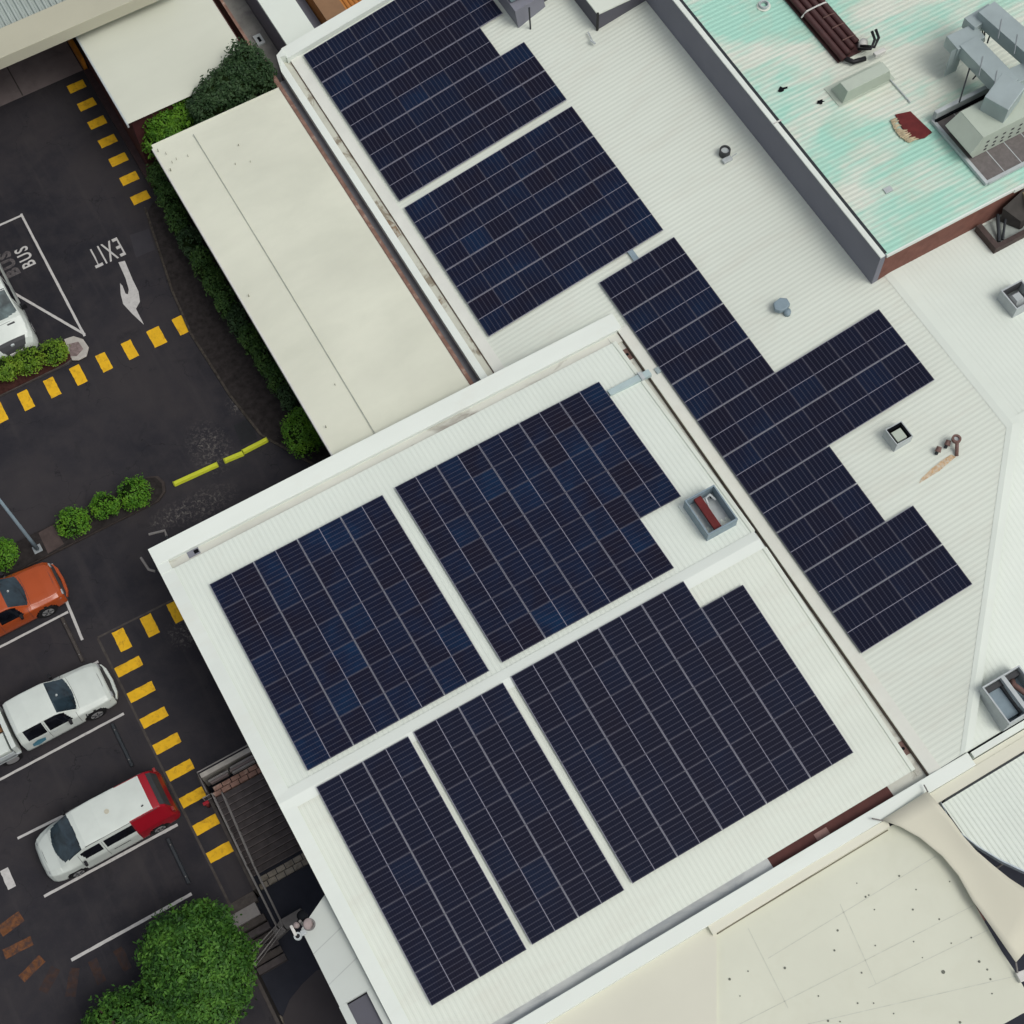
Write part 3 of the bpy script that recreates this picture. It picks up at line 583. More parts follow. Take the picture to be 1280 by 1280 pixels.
# rusty opening
ro = empty('roof_opening', (0, 0, 0), 0, 'dark oxide red square opening with torn cream edge in mint roof', 'roof opening')
q = [P(1119, 143, PZ+.07), P(1138, 139, PZ+.07), P(1165, 165, PZ+.07), P(1156, 172, PZ+.07), P(1140, 175, PZ+.07), P(1128, 160, PZ+.07)]
MB().prism(q, PZ+.02, PZ+.07).build('red_plate', M['rust'], ro)
mb = MB(); rr = random.Random(3)
edge = [(1114, 152), (1118, 162), (1124, 170), (1131, 175), (1136, 177)]
for k in range(14):
    t = k/13*(len(edge)-1); i = min(int(t), len(edge)-2); f = t-i
    ex = edge[i][0]+(edge[i+1][0]-edge[i][0])*f; ey = edge[i][1]+(edge[i+1][1]-edge[i][1])*f
    a = PV(ex, ey, PZ+.05); b2 = PV(ex+rr.uniform(6, 13), ey-rr.uniform(1, 7), PZ+.12); mb.tube([a, (a+b2)/2+Vector((0, 0, .03)), b2], [.07, .05, .015], 5)
mb.build('torn_edge', rough('cream_foam', (.50, .42, .28), .9, .3, 6), ro)
for (px, py, lab) in ((978, 111, 'small black hole nearest the grey wall in the mint roof'), (1026, 127, 'small black hole beside the grey box housing')):
    x, y = P(px, py, PZ+.05); rr = random.Random(px)
    mb = MB(); poly = [(x+math.cos(a)*r_, y+math.sin(a)*r_*.7) for a, r_ in ((k*math.pi/6, rr.uniform(.07, .24)) for k in range(12))]; mb.prism(poly, PZ+.035, PZ+.05)
    tag(mb.build('roof_hole', M['void']), lab, 'hole')
for (px, py, r_, lab) in ((955, 6, .2, 'small pale ring vent on the mint roof by the grey wall'),):
    x, y = P(px, py, PZ+.1); o = empty('ring_vent', (x, y, PZ), 0, lab, 'vent')
    MB().ring((0, 0), r_, r_*.75, .03, .16).build('collar', M['ventpale'], o, smooth=False); MB().ring((0, 0), r_*1.4, r_, .03, .04).build('flange', M['roof'], o)
x, y = P(1110, 237, PZ+.05); tag(MB().box(x-.16, x+.16, y-.12, y+.12, PZ+.03, PZ+.07).build('roof_patch', M['ventpale'], None, bevel=.01), 'small grey square patch on mint roof near the grey wall corner', 'patch')
x, y = P(1056, 138-4, PZ+.05)
# walkway platform
wp = empty('walkway_platform', (0, 0, 0), 0, 'grey grating platform under the air conditioner on mint roof', 'platform')
MB().box(31.75, 40, 21.85, 25.05, PZ+.1, PZ+.16).build('grating', M['grate'], wp)
mb = MB(); mb.box(31.62, 31.75, 21.75, 25.15, PZ+.06, PZ+.2); mb.box(31.75, 40, 21.72, 21.85, PZ+.06, PZ+.2); mb.build('edge_frame', M['ventpale'], wp)
mb = MB(); [mb.box(x, x+.03, 21.86, 25.0, PZ+.161, PZ+.166) for x in (32.55, 33.35, 34.15, 34.95)]; mb.build('grating_joint', M['ventpale'], wp)
MB().box(31.7, 36, 25.06, 25.22, PZ+.2, PZ+.62).build('guard_rail', M['ventpale'], wp); MB().box(31.7, 36, 24.98, 25.05, PZ+.1, PZ+.3).build('shadow_gap', M['void'], wp)
# air conditioner
au = empty('air_conditioner', (0, 0, 0), 0, 'large pale air conditioning unit with louvred side on the platform', 'air conditioner')
H_ = PZ+1.35
def corner(px, py, z): return (*P(px, py, z), z)
MB().box(32.05, 38, 22.95, 24.35, PZ+.18, PZ+1.3).build('cabinet', M['acbody'], au, bevel=.02)
MB().hexa([(31.9, 22.95, PZ+.2), (32.05, 22.95, PZ+.2), (32.05, 24.35, PZ+.2), (31.9, 24.35, PZ+.2), (31.55, 22.85, PZ+.75), (32.047, 22.95, PZ+1.28), (32.047, 24.35, PZ+1.28), (31.55, 24.4, PZ+.75)]).build('intake_hood', M['acbody'], au)
mb = MB()
for k in range(11):
    for zz in (PZ+.35, PZ+.55, PZ+.8): mb.box(32.35+.38*k, 32.47+.38*k, 22.935, 22.948, zz, zz+.08)
mb.build('louvre', M['cargrey'], au)
# galvanised ducts
du = empty('steel_duct', (0, 0, 0), 0, 'blue grey galvanised ductwork looping over the pale machine', 'ductwork')
DZ = 8.9
def duct(a, b2, w_, h_, name='duct_run'):
    (x0, y0, z0), (x1, y1, z1) = a, b2; d = Vector((x1-x0, y1-y0, 0)); ln = Vector((x1-x0, y1-y0, z1-z0))
    if d.length < .05: 
        mb = MB(); mb.hexa([(x0-w_/2, y0-h_/2, z0), (x0+w_/2, y0-h_/2, z0), (x0+w_/2, y0+h_/2, z0), (x0-w_/2, y0+h_/2, z0), (x1-w_/2, y1-h_/2, z1), (x1+w_/2, y1-h_/2, z1), (x1+w_/2, y1+h_/2, z1), (x1-w_/2, y1+h_/2, z1)])
    else:
        nrm = Vector((-d.y, d.x, 0)).normalized()*w_/2; mb = MB()
        mb.hexa([(x0+nrm.x, y0+nrm.y, z0), (x0-nrm.x, y0-nrm.y, z0), (x1-nrm.x, y1-nrm.y, z1), (x1+nrm.x, y1+nrm.y, z1), (x0+nrm.x, y0+nrm.y, z0+h_), (x0-nrm.x, y0-nrm.y, z0+h_), (x1-nrm.x, y1-nrm.y, z1+h_), (x1+nrm.x, y1+nrm.y, z1+h_)])
    return mb.build(name, M['galv'], du, bevel=.02)
def C3(px, py, z): return (*P(px, py, z), z)
a1 = C3(1192, 62, DZ); a2 = C3(1228, 46, DZ)
duct(C3(1186, 66, DZ-.2), C3(1220, 50, DZ-.2), .75, .55)               # cross arm at the top left
duct((33.50, 26.55, PZ+.25), (33.50, 26.60, DZ-.25), .62, .62, 'duct_drop')
duct(C3(1206, 63, DZ-.15), C3(1258, 117, DZ-.15), .85, .55)             # lower run
duct(C3(1228, 22, DZ+.2), C3(1300, 85, DZ+.2), .85, .6)                # upper run
duct(C3(1208, 40, DZ), C3(1238, 22, DZ), .6, .5, 'duct_elbow')
duct(C3(1240, 116, DZ-.2), C3(1310, 84, DZ-.2), .7, .5)
duct(C3(1260, 118, PZ+1.5), C3(1238, 148, PZ+1.2), 1.0, .85, 'duct_hood')
mb = MB()
for (a, b2) in (((1213, 82), (1199, 128)), ((1222, 92), (1216, 99)), ((1232, 30), (1230, 50)), ((1241, 33), (1234, 54)), ((1228, 38), (1230, 52))): 
    MB().tube([C3(*a, DZ-.1), C3(*b2, PZ+.9)], .03, 6).build('support_rod', M['darkmetal'], du)
mb = MB()
for (px, py) in ((1225, 82), (1243, 100)):
    x, y = P(px, py, DZ+.42); mb.tube([(x-.32, y-.36, DZ+.41), (x+.36, y+.3, DZ+.41)], .018, 5)
for (px, py) in ((1250, 36), (1270, 55)):
    x, y = P(px, py, DZ+.82); mb.tube([(x-.34, y-.34, DZ+.81), (x+.34, y+.34, DZ+.81)], .018, 5)
mb.build('duct_seam', M['galv2'], du)

# ------------------------------------------------------------------ things on the two white roofs
def roofvent(name, px, py, zb, w_, d_, h_, mats, label, inner=None, cat='vent', wall=.05):
    x, y = P(px, py, zb+h_); o = empty(name, (x, y, zb), 0, label, cat)
    mb = MB(); a = w_/2; b2 = d_/2
    mb.box(-a, -a+wall, -b2, b2, -.15, h_); mb.box(a-wall, a, -b2, b2, -.15, h_); mb.box(-a+wall, a-wall, -b2, -b2+wall, -.15, h_-.002); mb.box(-a+wall, a-wall, b2-wall, b2, -.15, h_-.002)
    mb.build('cowl', mats[0], o); MB().box(-a+wall, a-wall, -b2+wall, b2-wall, -.1, .04).build('inner_tray', mats[1], o)
    return o, a-wall, b2-wall
v1, a, b_ = roofvent('square_vent', 889, 637, z_low(16.7), 1.24, 1.55, .62, (M['ventblue'], M['ventpale']), 'open grey square vent cowl with a dark red pipe across it')
MB().box(-.25, .05, -b_, b_, .3, .42).build('red_pipe', M['rust'], v1, bevel=.03)
mb = MB(); mb.tube([(.1, .25, .3), (.15, .55, .4), (.35, .6, .4), (.45, .35, .3)], .045, 8); mb.build('elbow_pipe', M['ventpale'], v1, smooth=True)
mb = MB(); [mb.box(sx*.45-.04, sx*.45+.04, sy*.6-.04, sy*.6+.04, .04, .09) for sx in (-1, 1) for sy in (-1, 1)]; mb.build('corner_bracket', M['black'], v1)
MB().box(-.74, .74, -.9, .9, -.16, .035).build('flashing_base', M['cap'], v1)
x, y = P(1124, 541, z_up(24)+.45)
v2, a, b_ = roofvent('square_vent', 1124, 541, z_up(23.95), .70, .72, .46, (M['ventpale'], M['ventpale']), 'small square vent with black inner edge, right of the zigzag array', wall=.03)
mb = MB(); mb.box(-a, -a+.04, -b_, b_, .1, .44); mb.box(-a+.042, a, b_-.07, b_-.001, .1, .44); mb.box(a-.07, a-.001, -b_, b_-.08, .1, .44); mb.build('black_lining', M['void'], v2)
MB().box(-.22, .2, -.25, .18, .1, .38).build('pale_lid', M['acbody'], v2, bevel=.03)
v3, a, b_ = roofvent('square_vent', 1274, 368, z_up(HX), .95, .95, .6, (M['ventpale'], M['ventpale']), 'white square vent at the right edge below the brick wall')
mb = MB(); mb.hexa([(-.38, -.38, .1), (.38, -.38, .1), (.38, .38, .1), (-.38, .38, .1), (-.15, -.15, .45), (.15, -.15, .45), (.15, .15, .45), (-.15, .15, .45)]); mb.build('pyramid_cap', M['ventpale'], v3)
MB().box(-.42, .42, .36, .41, .2, .59).build('dark_lining', M['cargrey'], v3); MB().box(-.42, -.37, -.4, .355, .2, .59).build('dark_lining', M['cargrey'], v3)
v4, a, b_ = roofvent('square_vent', 1268, 868, z_up(HX)+.19*(6.6-HY)-.05, 1.55, 1.5, .7, (M['ventpale'], M['ventblue']), 'grey twin vent box with brown pipe near the right edge')
MB().box(-.03, .12, -b_, b_, .5, .695).build('divider', M['ventpale'], v4)
MB().box(-.68, -.1, -.55, .55, .06, .3).build('damper', M['ventblue'], v4, bevel=.02)
MB().tube([(.35, .45, .45), (.25, .3, .55), (.45, -.2, .5), (.55, -.7, .45)], .1, 10).build('brown_pipe', M['copper'], v4, smooth=True)
mb = MB(); mb.box(-.7, -.05, .5, .68, .05, .5); mb.box(.1, .7, .5, .68, .05, .5); mb.box(-.1, -.04, -.6, .5, .05, .45); mb.build('dark_lining', M['cargrey'], v4)
# ring vent with foot
x, y = P(906, 190, 5.75); rv = empty('pipe_vent', (x, y, z_up(x)), 0, 'round collar vent with a black rim beside the grey wall', 'vent')
MB().ring((0, 0), .22, .165, .0, .30, 24).build('collar', M['cargrey'], rv); MB().tube([(0, 0, 0), (0, 0, .22)], .16, 16).build('cap', M['ventpale'], rv)
MB().box(-.28, .12, -.42, -.2, .0, .12).build('foot', M['ventpale'], rv, bevel=.03)
MB().tube([(.05, -.3, .05), (.4, -.25, .06)], .025, 6).build('stub_pipe', M['ventpale'], rv)
x, y = P(977, 380, 5.6); gv = empty('mushroom_vent', (x, y, z_up(x)), 0, 'small blue grey capped vent between grey wall and zigzag array', 'vent')
MB().prism([(-.33, -.05), (-.22, .22), (.12, .28), (.33, .12), (.3, -.15), (.05, -.25), (-.2, -.22)], .1, .32).build('cap', M['ventblue'], gv, bevel=.04)
MB().tube([(.08, -.32, 0), (.08, -.3, .2)], .14, 10).build('neck', M['ventblue'], gv, smooth=True)
# stack of pipes with rust trail
x, y = P(1190, 562, 5.7); ps = empty('flue_pipe', (x, y, z_up(x)), 0, 'brown flue pipe with round cap and rust trail on white roof', 'flue')
MB().tube([(.05, -.25, .02), (.22, .1, .38)], .07, 10).build('pipe', M['copper'], ps, smooth=True)
MB().ring((.24, .18), .17, .09, .34, .46, 18).build('round_cap', M['copper'], ps); MB().tube([(.24, .18, .30), (.24, .18, .40)], .1, 12).build('cap_centre', M['ventpale'], ps)
mb = MB(); rpts = [P(*q_, 5.72) for q_ in ((1190, 566), (1196, 569), (1186, 577), (1176, 585), (1163, 592), (1152, 598), (1155, 592), (1166, 582), (1178, 573))]
rv_ = [(q_[0], q_[1], z_up(q_[0])+.022) for q_ in rpts]; ox_, oy_, oz_ = ps.location
mb.add([(a_[0]-ox_, a_[1]-oy_, a_[2]-oz_) for a_ in rv_], [tuple(range(len(rv_)))[::-1]]); st = rough('orange_rust_stain', (.58, .38, .20), .8, .35, 6, stain=(5, .42, .6, .8), stainc=(.62, .60, .50)); mb.build('rust_trail', st, ps)
for (px, py, lab) in ((1173, 562, 'left of two small dark pipe caps beside the rusty flue'), (1184, 555, 'right of two small dark pipe caps beside the rusty flue')):
    x, y = P(px, py, 5.7); o = empty('small_roof_vent', (x, y, z_up(x)), 0, lab, 'roof vent')
    MB().tube([(-.1, -.06, .02), (.02, .02, .2)], .06, 8).build('pipe', M['darkmetal'], o); MB().tube([(-.06, -.05, .16), (.08, .06, .24)], [.11, .09], 10).build('cap', M['copper'], o)
# conduits
o = MB().hexa([(16.02, 22.62, z_low(22.7)+.03), (17.80, 22.58, 4.40), (17.80, 22.84, 4.40), (16.02, 22.86, z_low(22.7)+.03), (16.02, 22.62, z_low(22.7)+.12), (17.80, 22.58, 4.62), (17.80, 22.84, 4.62), (16.02, 22.86, z_low(22.7)+.12)]).build('cable_tray', rough('blue_grey_tray', (.40, .50, .50), .5, .08, 2), None, bevel=.01)
tag(o, 'blue grey cable tray crossing the gutter between arrays', 'cable tray', 'cable trays between arrays')
MB().box(17.35, 17.5, 22.56, 22.88, 4.5, 4.66).build('tray_clip', M['ventpale'], o)
o = MB().hexa([(18.05, 22.56, z_up(18.0)+.03), (18.6, 22.56, z_up(18.5)+.03), (18.6, 22.80, z_up(18.5)+.03), (18.05, 22.80, z_up(18.0)+.03), (18.05, 22.56, z_up(18.0)+.12), (18.6, 22.56, z_up(18.5)+.12), (18.6, 22.8, z_up(18.5)+.12), (18.05, 22.8, z_up(18.0)+.12)]).build('cable_tray', M['galv'], None)
tag(o, 'short end of cable tray touching the zigzag array', 'cable tray', 'cable trays between arrays')
x, y = P(792, 321, 4.7); o = MB().box(x-.12, x+.12, y-.35, y+.35, z_up(x)+.03, z_up(x)+.1).build('cable_tray', M['ventblue'], None, bevel=.01)
tag(o, 'tiny blue grey tray in the gap above the zigzag array', 'cable tray', 'cable trays between arrays')
# dark boxes at the top
db = empty('dark_rooftop_room', (0, 0, 0), 0, 'dark grey cabin with white lid at the top beside the grey wall', 'roof cabin')
MB().box(24.17, 26.485, 37.15, 42, 5.2, 6.35).build('wall', M['greywall2'], db); MB().box(24.13, 26.485, 37.11, 42, 6.35, 6.42).build('roof', M['roof'], db)
MB().box(24.12, 24.2, 37.1, 37.18, 5.3, 6.43).build('corner_post', M['black'], db)
db2 = empty('dark_rooftop_box', (0, 0, 0), 0, 'dark blue grey open cabin at the top edge, left of the white lid', 'roof cabin')
MB().hexa([(21.62, 39.25, 5.0), (23.1, 39.45, 5.0), (23.1, 43, 5.0), (21.62, 43, 5.0), (21.5, 39.3, 6.0), (22.95, 39.55, 5.85), (22.95, 43, 5.95), (21.5, 43, 6.1)]).build('body', M['greywall'], db2)
MB().box(21.55, 22.9, 39.7, 43, 6.11, 6.15).build('roof', rough('teal_grey_lid', (.15, .21, .22), .6, .1, 2), db2)
MB().box(23.1, 23.7, 39.7, 43, 5.0, 5.6).build('side_box', M['greywall2'], db2)
MB().tube([(22.0, 38.9, 4.9), (22.0, 39.0, 6.2)], .04, 6).build('post', M['darkmetal'], db2)
o = MB(); o.tube([(*P(735, 40, 5.5), 5.5), (*P(742, 54, 5.5), 5.5)], .03, 6); o.tube([(*P(738, 50, 5.55), 5.55), (*P(744, 55, 5.5), 5.52)], .05, 6)
tag(o.build('thin_pipe', M['ventpale']), 'short pale pipe on the roof below the white lid', 'pipe')

# ------------------------------------------------------------------ solar panels
PS, PLL, PLU = 1.1373, 1.742, 1.7508
pL, pW = 1.742-.024, 1.1373-.010
tilt_low = math.atan(SL); tilt_up = math.atan(UD)
def panel_proto():
    root = empty('solar_panel', (0, 0, 0))
    l, w_ = pL/2, pW/2; fr = .006; fe = .017; mb = MB()
    for (x0, x1, y0, y1) in ((-l, -l+fe, -w_+fr, w_-fr), (l-fe, l, -w_+fr, w_-fr)): mb.box(x0, x1, y0, y1, 0, .040)
    for (x0, x1, y0, y1) in ((-l, l, -w_, -w_+fr), (-l, l, w_-fr, w_)): mb.box(x0, x1, y0, y1, 0, .040)
    f = mb.build('frame', M['frame'], root); f.data.materials.append(M['frame_dark'])
    for k, p in enumerate(f.data.polygons): p.material_index = 0 if k < 12 else 1
    c = MB().box(-l+fe, l-fe, -w_+fr, w_-fr, .005, .036).build('cell_sheet', M['cells'], root)
    return root, f, c
proto, pf, pc = panel_proto(); first = True
ORD = ['first', 'second', 'third', 'fourth', 'fifth', 'sixth', 'seventh', 'eighth', 'ninth', 'tenth']
def put_panel(mat, label, group, var):
    global first
    if first: r_, f, c = proto, pf, pc; first = False
    else:
        r_ = proto.copy(); f = pf.copy(); c = pc.copy()
        for o in (r_, f, c): COL.objects.link(o)
        f.parent = r_; c.parent = r_
    r_.matrix_world = mat; c.color = (1, 1, 1, var)
    tag(r_, label, 'solar panel', group)
# lower roof: long side along X
def low_array(ox, oy, cells_, where, var, desc):
    up_ = oy > YR+.2
    for (c, r_) in cells_:
        cs = math.cos(tilt_low)
        x = ox+(c+.5)*PLL; y = oy-(r_+.5)*PS*cs
        ang = -tilt_low if up_ else tilt_low
        z = z_low(y)+.105
        mat = Matrix.Translation((x, y, z)) @ Matrix.Rotation(ang, 4, 'X') @ Matrix.Rotation(random.gauss(0, .0012), 4, 'Z')
        put_panel(mat, f'{desc} solar panel, {ORD[c]} from left in {ORD[r_]} row, {where} array', f'solar panels of the {where} array', min(1, max(0, var+random.uniform(-.15, .15))))
SC = 1.115
low_array(-.1934*SC, 20.899*SC, [(c, r_) for r_ in range(7) for c in range(4)], 'left upper shop roof', .85, 'blue black')
low_array(6.5044*SC, 20.936*SC, [(c, r_) for r_ in range(7) for c in range(5 if r_ < 5 else 4)], 'right upper shop roof', .8, 'blue black')
low_array(-.1989*SC, 13.199*SC, [(c, r_) for r_ in range(7) for c in range(2)], 'left lower shop roof', .3, 'dark navy')
low_array(3.1016*SC, 13.236*SC, [(c, r_) for r_ in range(7) for c in range(2)], 'middle lower shop roof', .2, 'dark navy')
low_array(6.5055*SC, 13.280*SC, [(c, r_) for r_ in range(7) for c in range(5) if not (c == 4 and r_ == 0)], 'right lower shop roof', .15, 'dark navy')
def up_array(ox, oy, cells_, where, var, desc):
    for (c, r_) in cells_:
        cs = math.cos(tilt_up); x = ox+(c+.5)*PS*cs; y = oy-(r_+.5)*PLU
        z = z_up(x)+.105
        # local long axis (X) turned to run along world Y, then tipped with the slope
        mat = Matrix.Translation((x, y, z)) @ Matrix.Rotation(-tilt_up, 4, 'Y') @ Matrix.Rotation(math.pi/2+random.gauss(0, .0012), 4, 'Z')
        put_panel(mat, f'{desc} solar panel, {ORD[c]} from left in {ORD[r_]} row, {where} array', f'solar panels of the {where} array', min(1, max(0, var+random.uniform(-.2, .2))))
up_array(12.1774*SC, 39.188*SC, [(c, r_) for r_ in range(5) for c in range(6 if r_ == 2 else 7)], 'topmost main roof', .5, 'dark navy')
up_array(12.1791*SC, 31.014*SC, [(c, r_) for r_ in range(4) for c in range(7)], 'second main roof', .6, 'dark navy')
W3 = [3, 3, 3, 3, 7, 7, 3, 3, 4, 4]
up_array(16.3475*SC, 24.311*SC, [(c, r_) for r_ in range(10) for c in range(W3[r_])], 'zigzag main roof', .35, 'dark navy')

# ------------------------------------------------------------------ canopies on the left
c1 = empty('long_canopy', (0, 0, 0), 0, 'long white membrane canopy beside the hedge', 'canopy')
def wavy_sheet(x0, x1, y0, y1, z, bulge, name, mat, parent, nx=12, ny=28, skew=0):
    mb = MB(); vs = []; fs = []
    for j in range(ny+1):
        for i in range(nx+1):
            x = x0+(x1-x0)*i/nx; y = y0+(y1-y0)*j/ny + (skew*(x1-x)/(x1-x0) if j == ny else 0)
            e = math.sin(math.pi*i/nx)*math.sin(math.pi*j/ny)
            vs.append((x, y, z+bulge*e**.5+.03*noise.noise(Vector((x*.9, y*.5, 3)))*e))
    for j in range(ny):
        for i in range(nx):
            a = j*(nx+1)+i; fs.append((a, a+1, a+nx+2, a+nx+1))
    mb.add(vs, fs); return mb.build(name, mat, parent, smooth=True)
Z1 = 3.95
wavy_sheet(6.0, 11.84, 25.7, 42.4, Z1, .12, 'canopy_sheet', M['canopy'], c1)
MB().box(5.93, 6.0, 25.7, 42.25, Z1-.22, Z1+.03).build('edge_trim', M['bolt'], c1); MB().box(11.84, 11.87, 25.7, 42.45, Z1-.2, Z1+.02).build('edge_trim', M['copper'], c1)
mb = MB(); mb.box(6.0, 11.84, 42.4, 42.45, Z1-.2, Z1+.02); mb.build('edge_trim', M['canopy'], c1)
MB().tube([(7.75, 25.8, Z1+.105), (7.75, 34, Z1+.15), (7.72, 42.0, Z1+.09)], .016, 6).build('seam', rough('canopy_seam', (.42, .44, .38), .8, .2, 2), c1)
mb = MB(); rl = random.Random(9)
for _ in range(12):
    x_ = 6.1+abs(rl.gauss(0, .5)) if rl.random() < .5 else rl.uniform(6.1, 9.5); y_ = rl.uniform(39.5, 42.2) if rl.random() < .7 else rl.uniform(27, 42)
    mb.ring((x_, y_), rl.uniform(.010, .024), .001, Z1+.03, Z1+.19, 6)
tag(mb.build('leaf_litter', rough('leaf_litter_brown', (.33, .33, .25), .9, .4, 9), c1), kind='stuff')
MB().box(6.6, 11.8, 25.9, 42.2, 0, Z1-.25).build('wall', M['greywall2'], c1)
c2 = empty('short_canopy', (0, 0, 0), 0, 'short white membrane canopy under the cream fascia at top left', 'canopy')
wavy_sheet(5.62, 11.48, 43.95, 51, Z1, .1, 'canopy_sheet', rough('white_canopy_sheet_two', (.585, .605, .505), .75, .05, .5, .25, stretch=(.4, 1, 1)), c2)
MB().box(5.55, 5.62, 43.9, 51, Z1-.16, Z1+.03).build('edge_trim', M['ventpale'], c2); MB().box(11.48, 11.52, 43.9, 51, Z1-.16, Z1+.02).build('edge_trim', M['red_wall'], c2)
MB().box(5.80, 11.4, 44.2, 51, 0, Z1-.17).build('wall', M['red_wall'], c2)
MB().box(5.5, 5.79, 43.6, 50.9, 0, .3).build('plinth', rough('brown_plinth', (.05, .03, .03), .8, .3, 3), c2)
o = MB().box(5.56, 5.72, 51.0, 53.6, 0, .9).build('orange_barrier', rough('orange_paint', (.42, .16, .02), .6, .2, 2)); tag(o, 'orange painted low barrier beside the red wall', 'barrier')
gp = MB(); gp.prism([P(166, 162), P(182, 150), P(192, 180), P(176, 190)], .012, .03); tag(gp.build('red_paving', M['red_wall']), 'dark red paved corner between the two canopies', 'paving', kind='structure')

# cream fascia building at top left
cb = empty('cream_building', (0, 0, 0), 0, 'building with wide cream fascia and ribbed grey roof at top left', 'building')
MB().hexa([(-30, 48.72, 4.6), (10.2, 48.72, 4.6), (10.2, 50.15, 4.6), (-30, 50.15, 4.6), (-30, 48.72, 5.2), (10.2, 48.72, 5.2), (10.2, 50.15, 5.26), (-30, 50.15, 5.26)]).build('fascia', M['cream'], cb, bevel=.02)
rib_sheet('Y', -30, 10.2, lambda t: (50.2, 60), lambda x, y: 4.95+.03*(y-50), 'roof', rough('grey_green_ribbed_roof', (.36, .41, .38), .6, .1, 1), cb, pitch=.26, h=.09)
MB().box(-30, 10.2, 50.153, 50.32, 4.9, 5.0).build('gutter', M['ventblue'], cb)
MB().box(-30, 10.2, 53.5, 60, 0, 4.6).build('wall', M['path'], cb)
# alley at the top
al = empty('alley_link_roof', (0, 0, 0), 0, 'narrow white roof strip in the alley at the top', 'roof')
MB().hexa([(13.28, 44.45, 3.3), (14.7, 44.45, 3.3), (14.7, 60, 3.3), (13.28, 60, 3.3), (13.28, 44.45, 3.48), (14.7, 44.45, 3.48), (14.7, 60, 3.48), (13.28, 60, 3.48)]).build('roof_sheet', M['roof_low'], al)
MB().box(13.3, 14.68, 44.5, 60, 0, 3.28).build('wall', M['greywall'], al)
MB().box(14.75, 15.5, 44.5, 60, 1.6, 2.0).build('side_gutter', M['greywall'], al)
MB().box(12.2, 13.27, 44.5, 60, .02, 1.6).build('paved_ledge', rough('mottled_ledge', (.24, .24, .22), .85, .3, 1, stain=(1.2, .5, .65, .7), stainc=(.13, .12, .13)), al)
MB().box(12.15, 12.28, 45.5, 60, 1.0, 2.2).build('brick_edge', M['brown_brick'], al)
x, y = P(324, 50, 1.65); MB().box(x-.18, x+.18, y-.3, y+.3, 1.6, 1.7).build('drain_grate', M['ventpale'], al); MB().box(x-.05, x+.07, y-.16, y+.12, 1.7, 1.72).build('drain_hole', M['void'], al)
ob = empty('orange_ribbed_box', (0, 0, 0), 0, 'orange brown ribbed container behind the top parapet', 'container')
MB().box(15.55, 19.5, 44.6, 50, 0, 3.0).build('body', M['orangewall'], ob)
mb = MB(); [mb.box(16.6+.2*k, 16.68+.2*k, 44.6, 50, 3.001, 3.06) for k in range(14)]; mb.build('roof_rib', rough('orange_rib', (.40, .15, .03), .7, .1, 2), ob)
MB().box(15.5, 16.5, 44.6, 50, 3.0, 3.03).build('side_panel', rough('brown_side', (.26, .15, .08), .7, .1, 2), ob)

# ------------------------------------------------------------------ bottom right roofs, sail
mr = empty('membrane_roof', (0, 0, 0), 0, 'large pale jointed membrane roof with dark specks at lower right', 'roof')
edge = [P(1116, 1031, 4), P(1165, 1030, 4), P(1190, 1060, 4), P(1203, 1085, 4), P(1207, 1106, 4), P(1220, 1133, 4), P(1234, 1158, 4), P(1252, 1189, 4), P(1268, 1213, 4), P(1282, 1238, 4), P(1300, 1258, 4), P(1278, 1267, 4), P(1253, 1281, 4), P(1200, 1312, 4)]
MB().prism([(8.95, 4.18)]+edge+[P(1120, 1340, 4), P(893, 1330, 4), P(893, 1170, 4)], 3.8, 4.0).build('roof_sheet', M['membrane'], mr)
mb = MB(); jm = rough('joint_shade', (.55, .57, .485), .8, .15, 4)
def strip(a, b2, w_, z_):
    a = Vector((*a, 0)); b2 = Vector((*b2, 0)); d = (b2-a).normalized(); n2 = Vector((-d.y, d.x, 0))*w_/2
    mb.add([(a.x+n2.x, a.y+n2.y, z_), (a.x-n2.x, a.y-n2.y, z_), (b2.x-n2.x, b2.y-n2.y, z_), (b2.x+n2.x, b2.y+n2.y, z_)], [(3, 2, 1, 0)])
for (a, b2) in (((960, 1198), (1170, 1070)), ((1085, 1235), (1236, 1162)), ((905, 1290), (1250, 1115)), ((1010, 1280), (1270, 1220)), ((1050, 1130), (1095, 1230)), ((935, 1160), (985, 1260))):
    strip(P(*a, 4.0), P(*b2, 4.0), .022, 4.004)
mb.build('membrane_joint', jm, mr)
mb = MB(); sp = [(1047, 1163, .045), (1124, 1095, .04), (1082, 1121, .04), (1086, 1119, .03), (1145, 1112, .03), (1141, 1137, .04), (1174, 1149, .035), (1142, 1177, .03), (1179, 1215, .075), (1224, 1202, .05), (1234, 1212, .04), (1238, 1224, .04), (981, 1210, .05), (1035, 1276, .045), (1050, 1277, .03), (1072, 1254, .035), (1092, 1254, .03), (1023, 1245, .03), (1189, 1179, .03), (1214, 1172, .03), (1071, 1104, .025), (1094, 1182, .03), (1043, 1188, .04), (1187, 1102, .03), (1077, 1216, .035), (935, 1214, .03), (912, 1224, .05), (1093, 1137, .03), (925, 1245, .025), (1240, 1242, .03), (1153, 1197, .025), (1117, 1267, .03), (1200, 1278, .05)]
for (px, py, r_) in sp: mb.ring(P(px, py, 4.0), r_*.85, .001, 4.002, 4.012, 8)
mb.build('dark_speck', rough('lichen_speck', (.16, .17, .14), .9, .3, 20), mr)
MB().hexa([(8.7, 4.22, 3.8), (15.65, 4.24, 3.8), (15.7, 4.50, 3.8), (8.7, 4.56, 3.8), (8.7, 4.22, 4.24), (15.65, 4.24, 4.24), (15.7, 4.50, 4.30), (8.7, 4.56, 4.30)]).build('cream_upstand', M['membrane2'], mr)
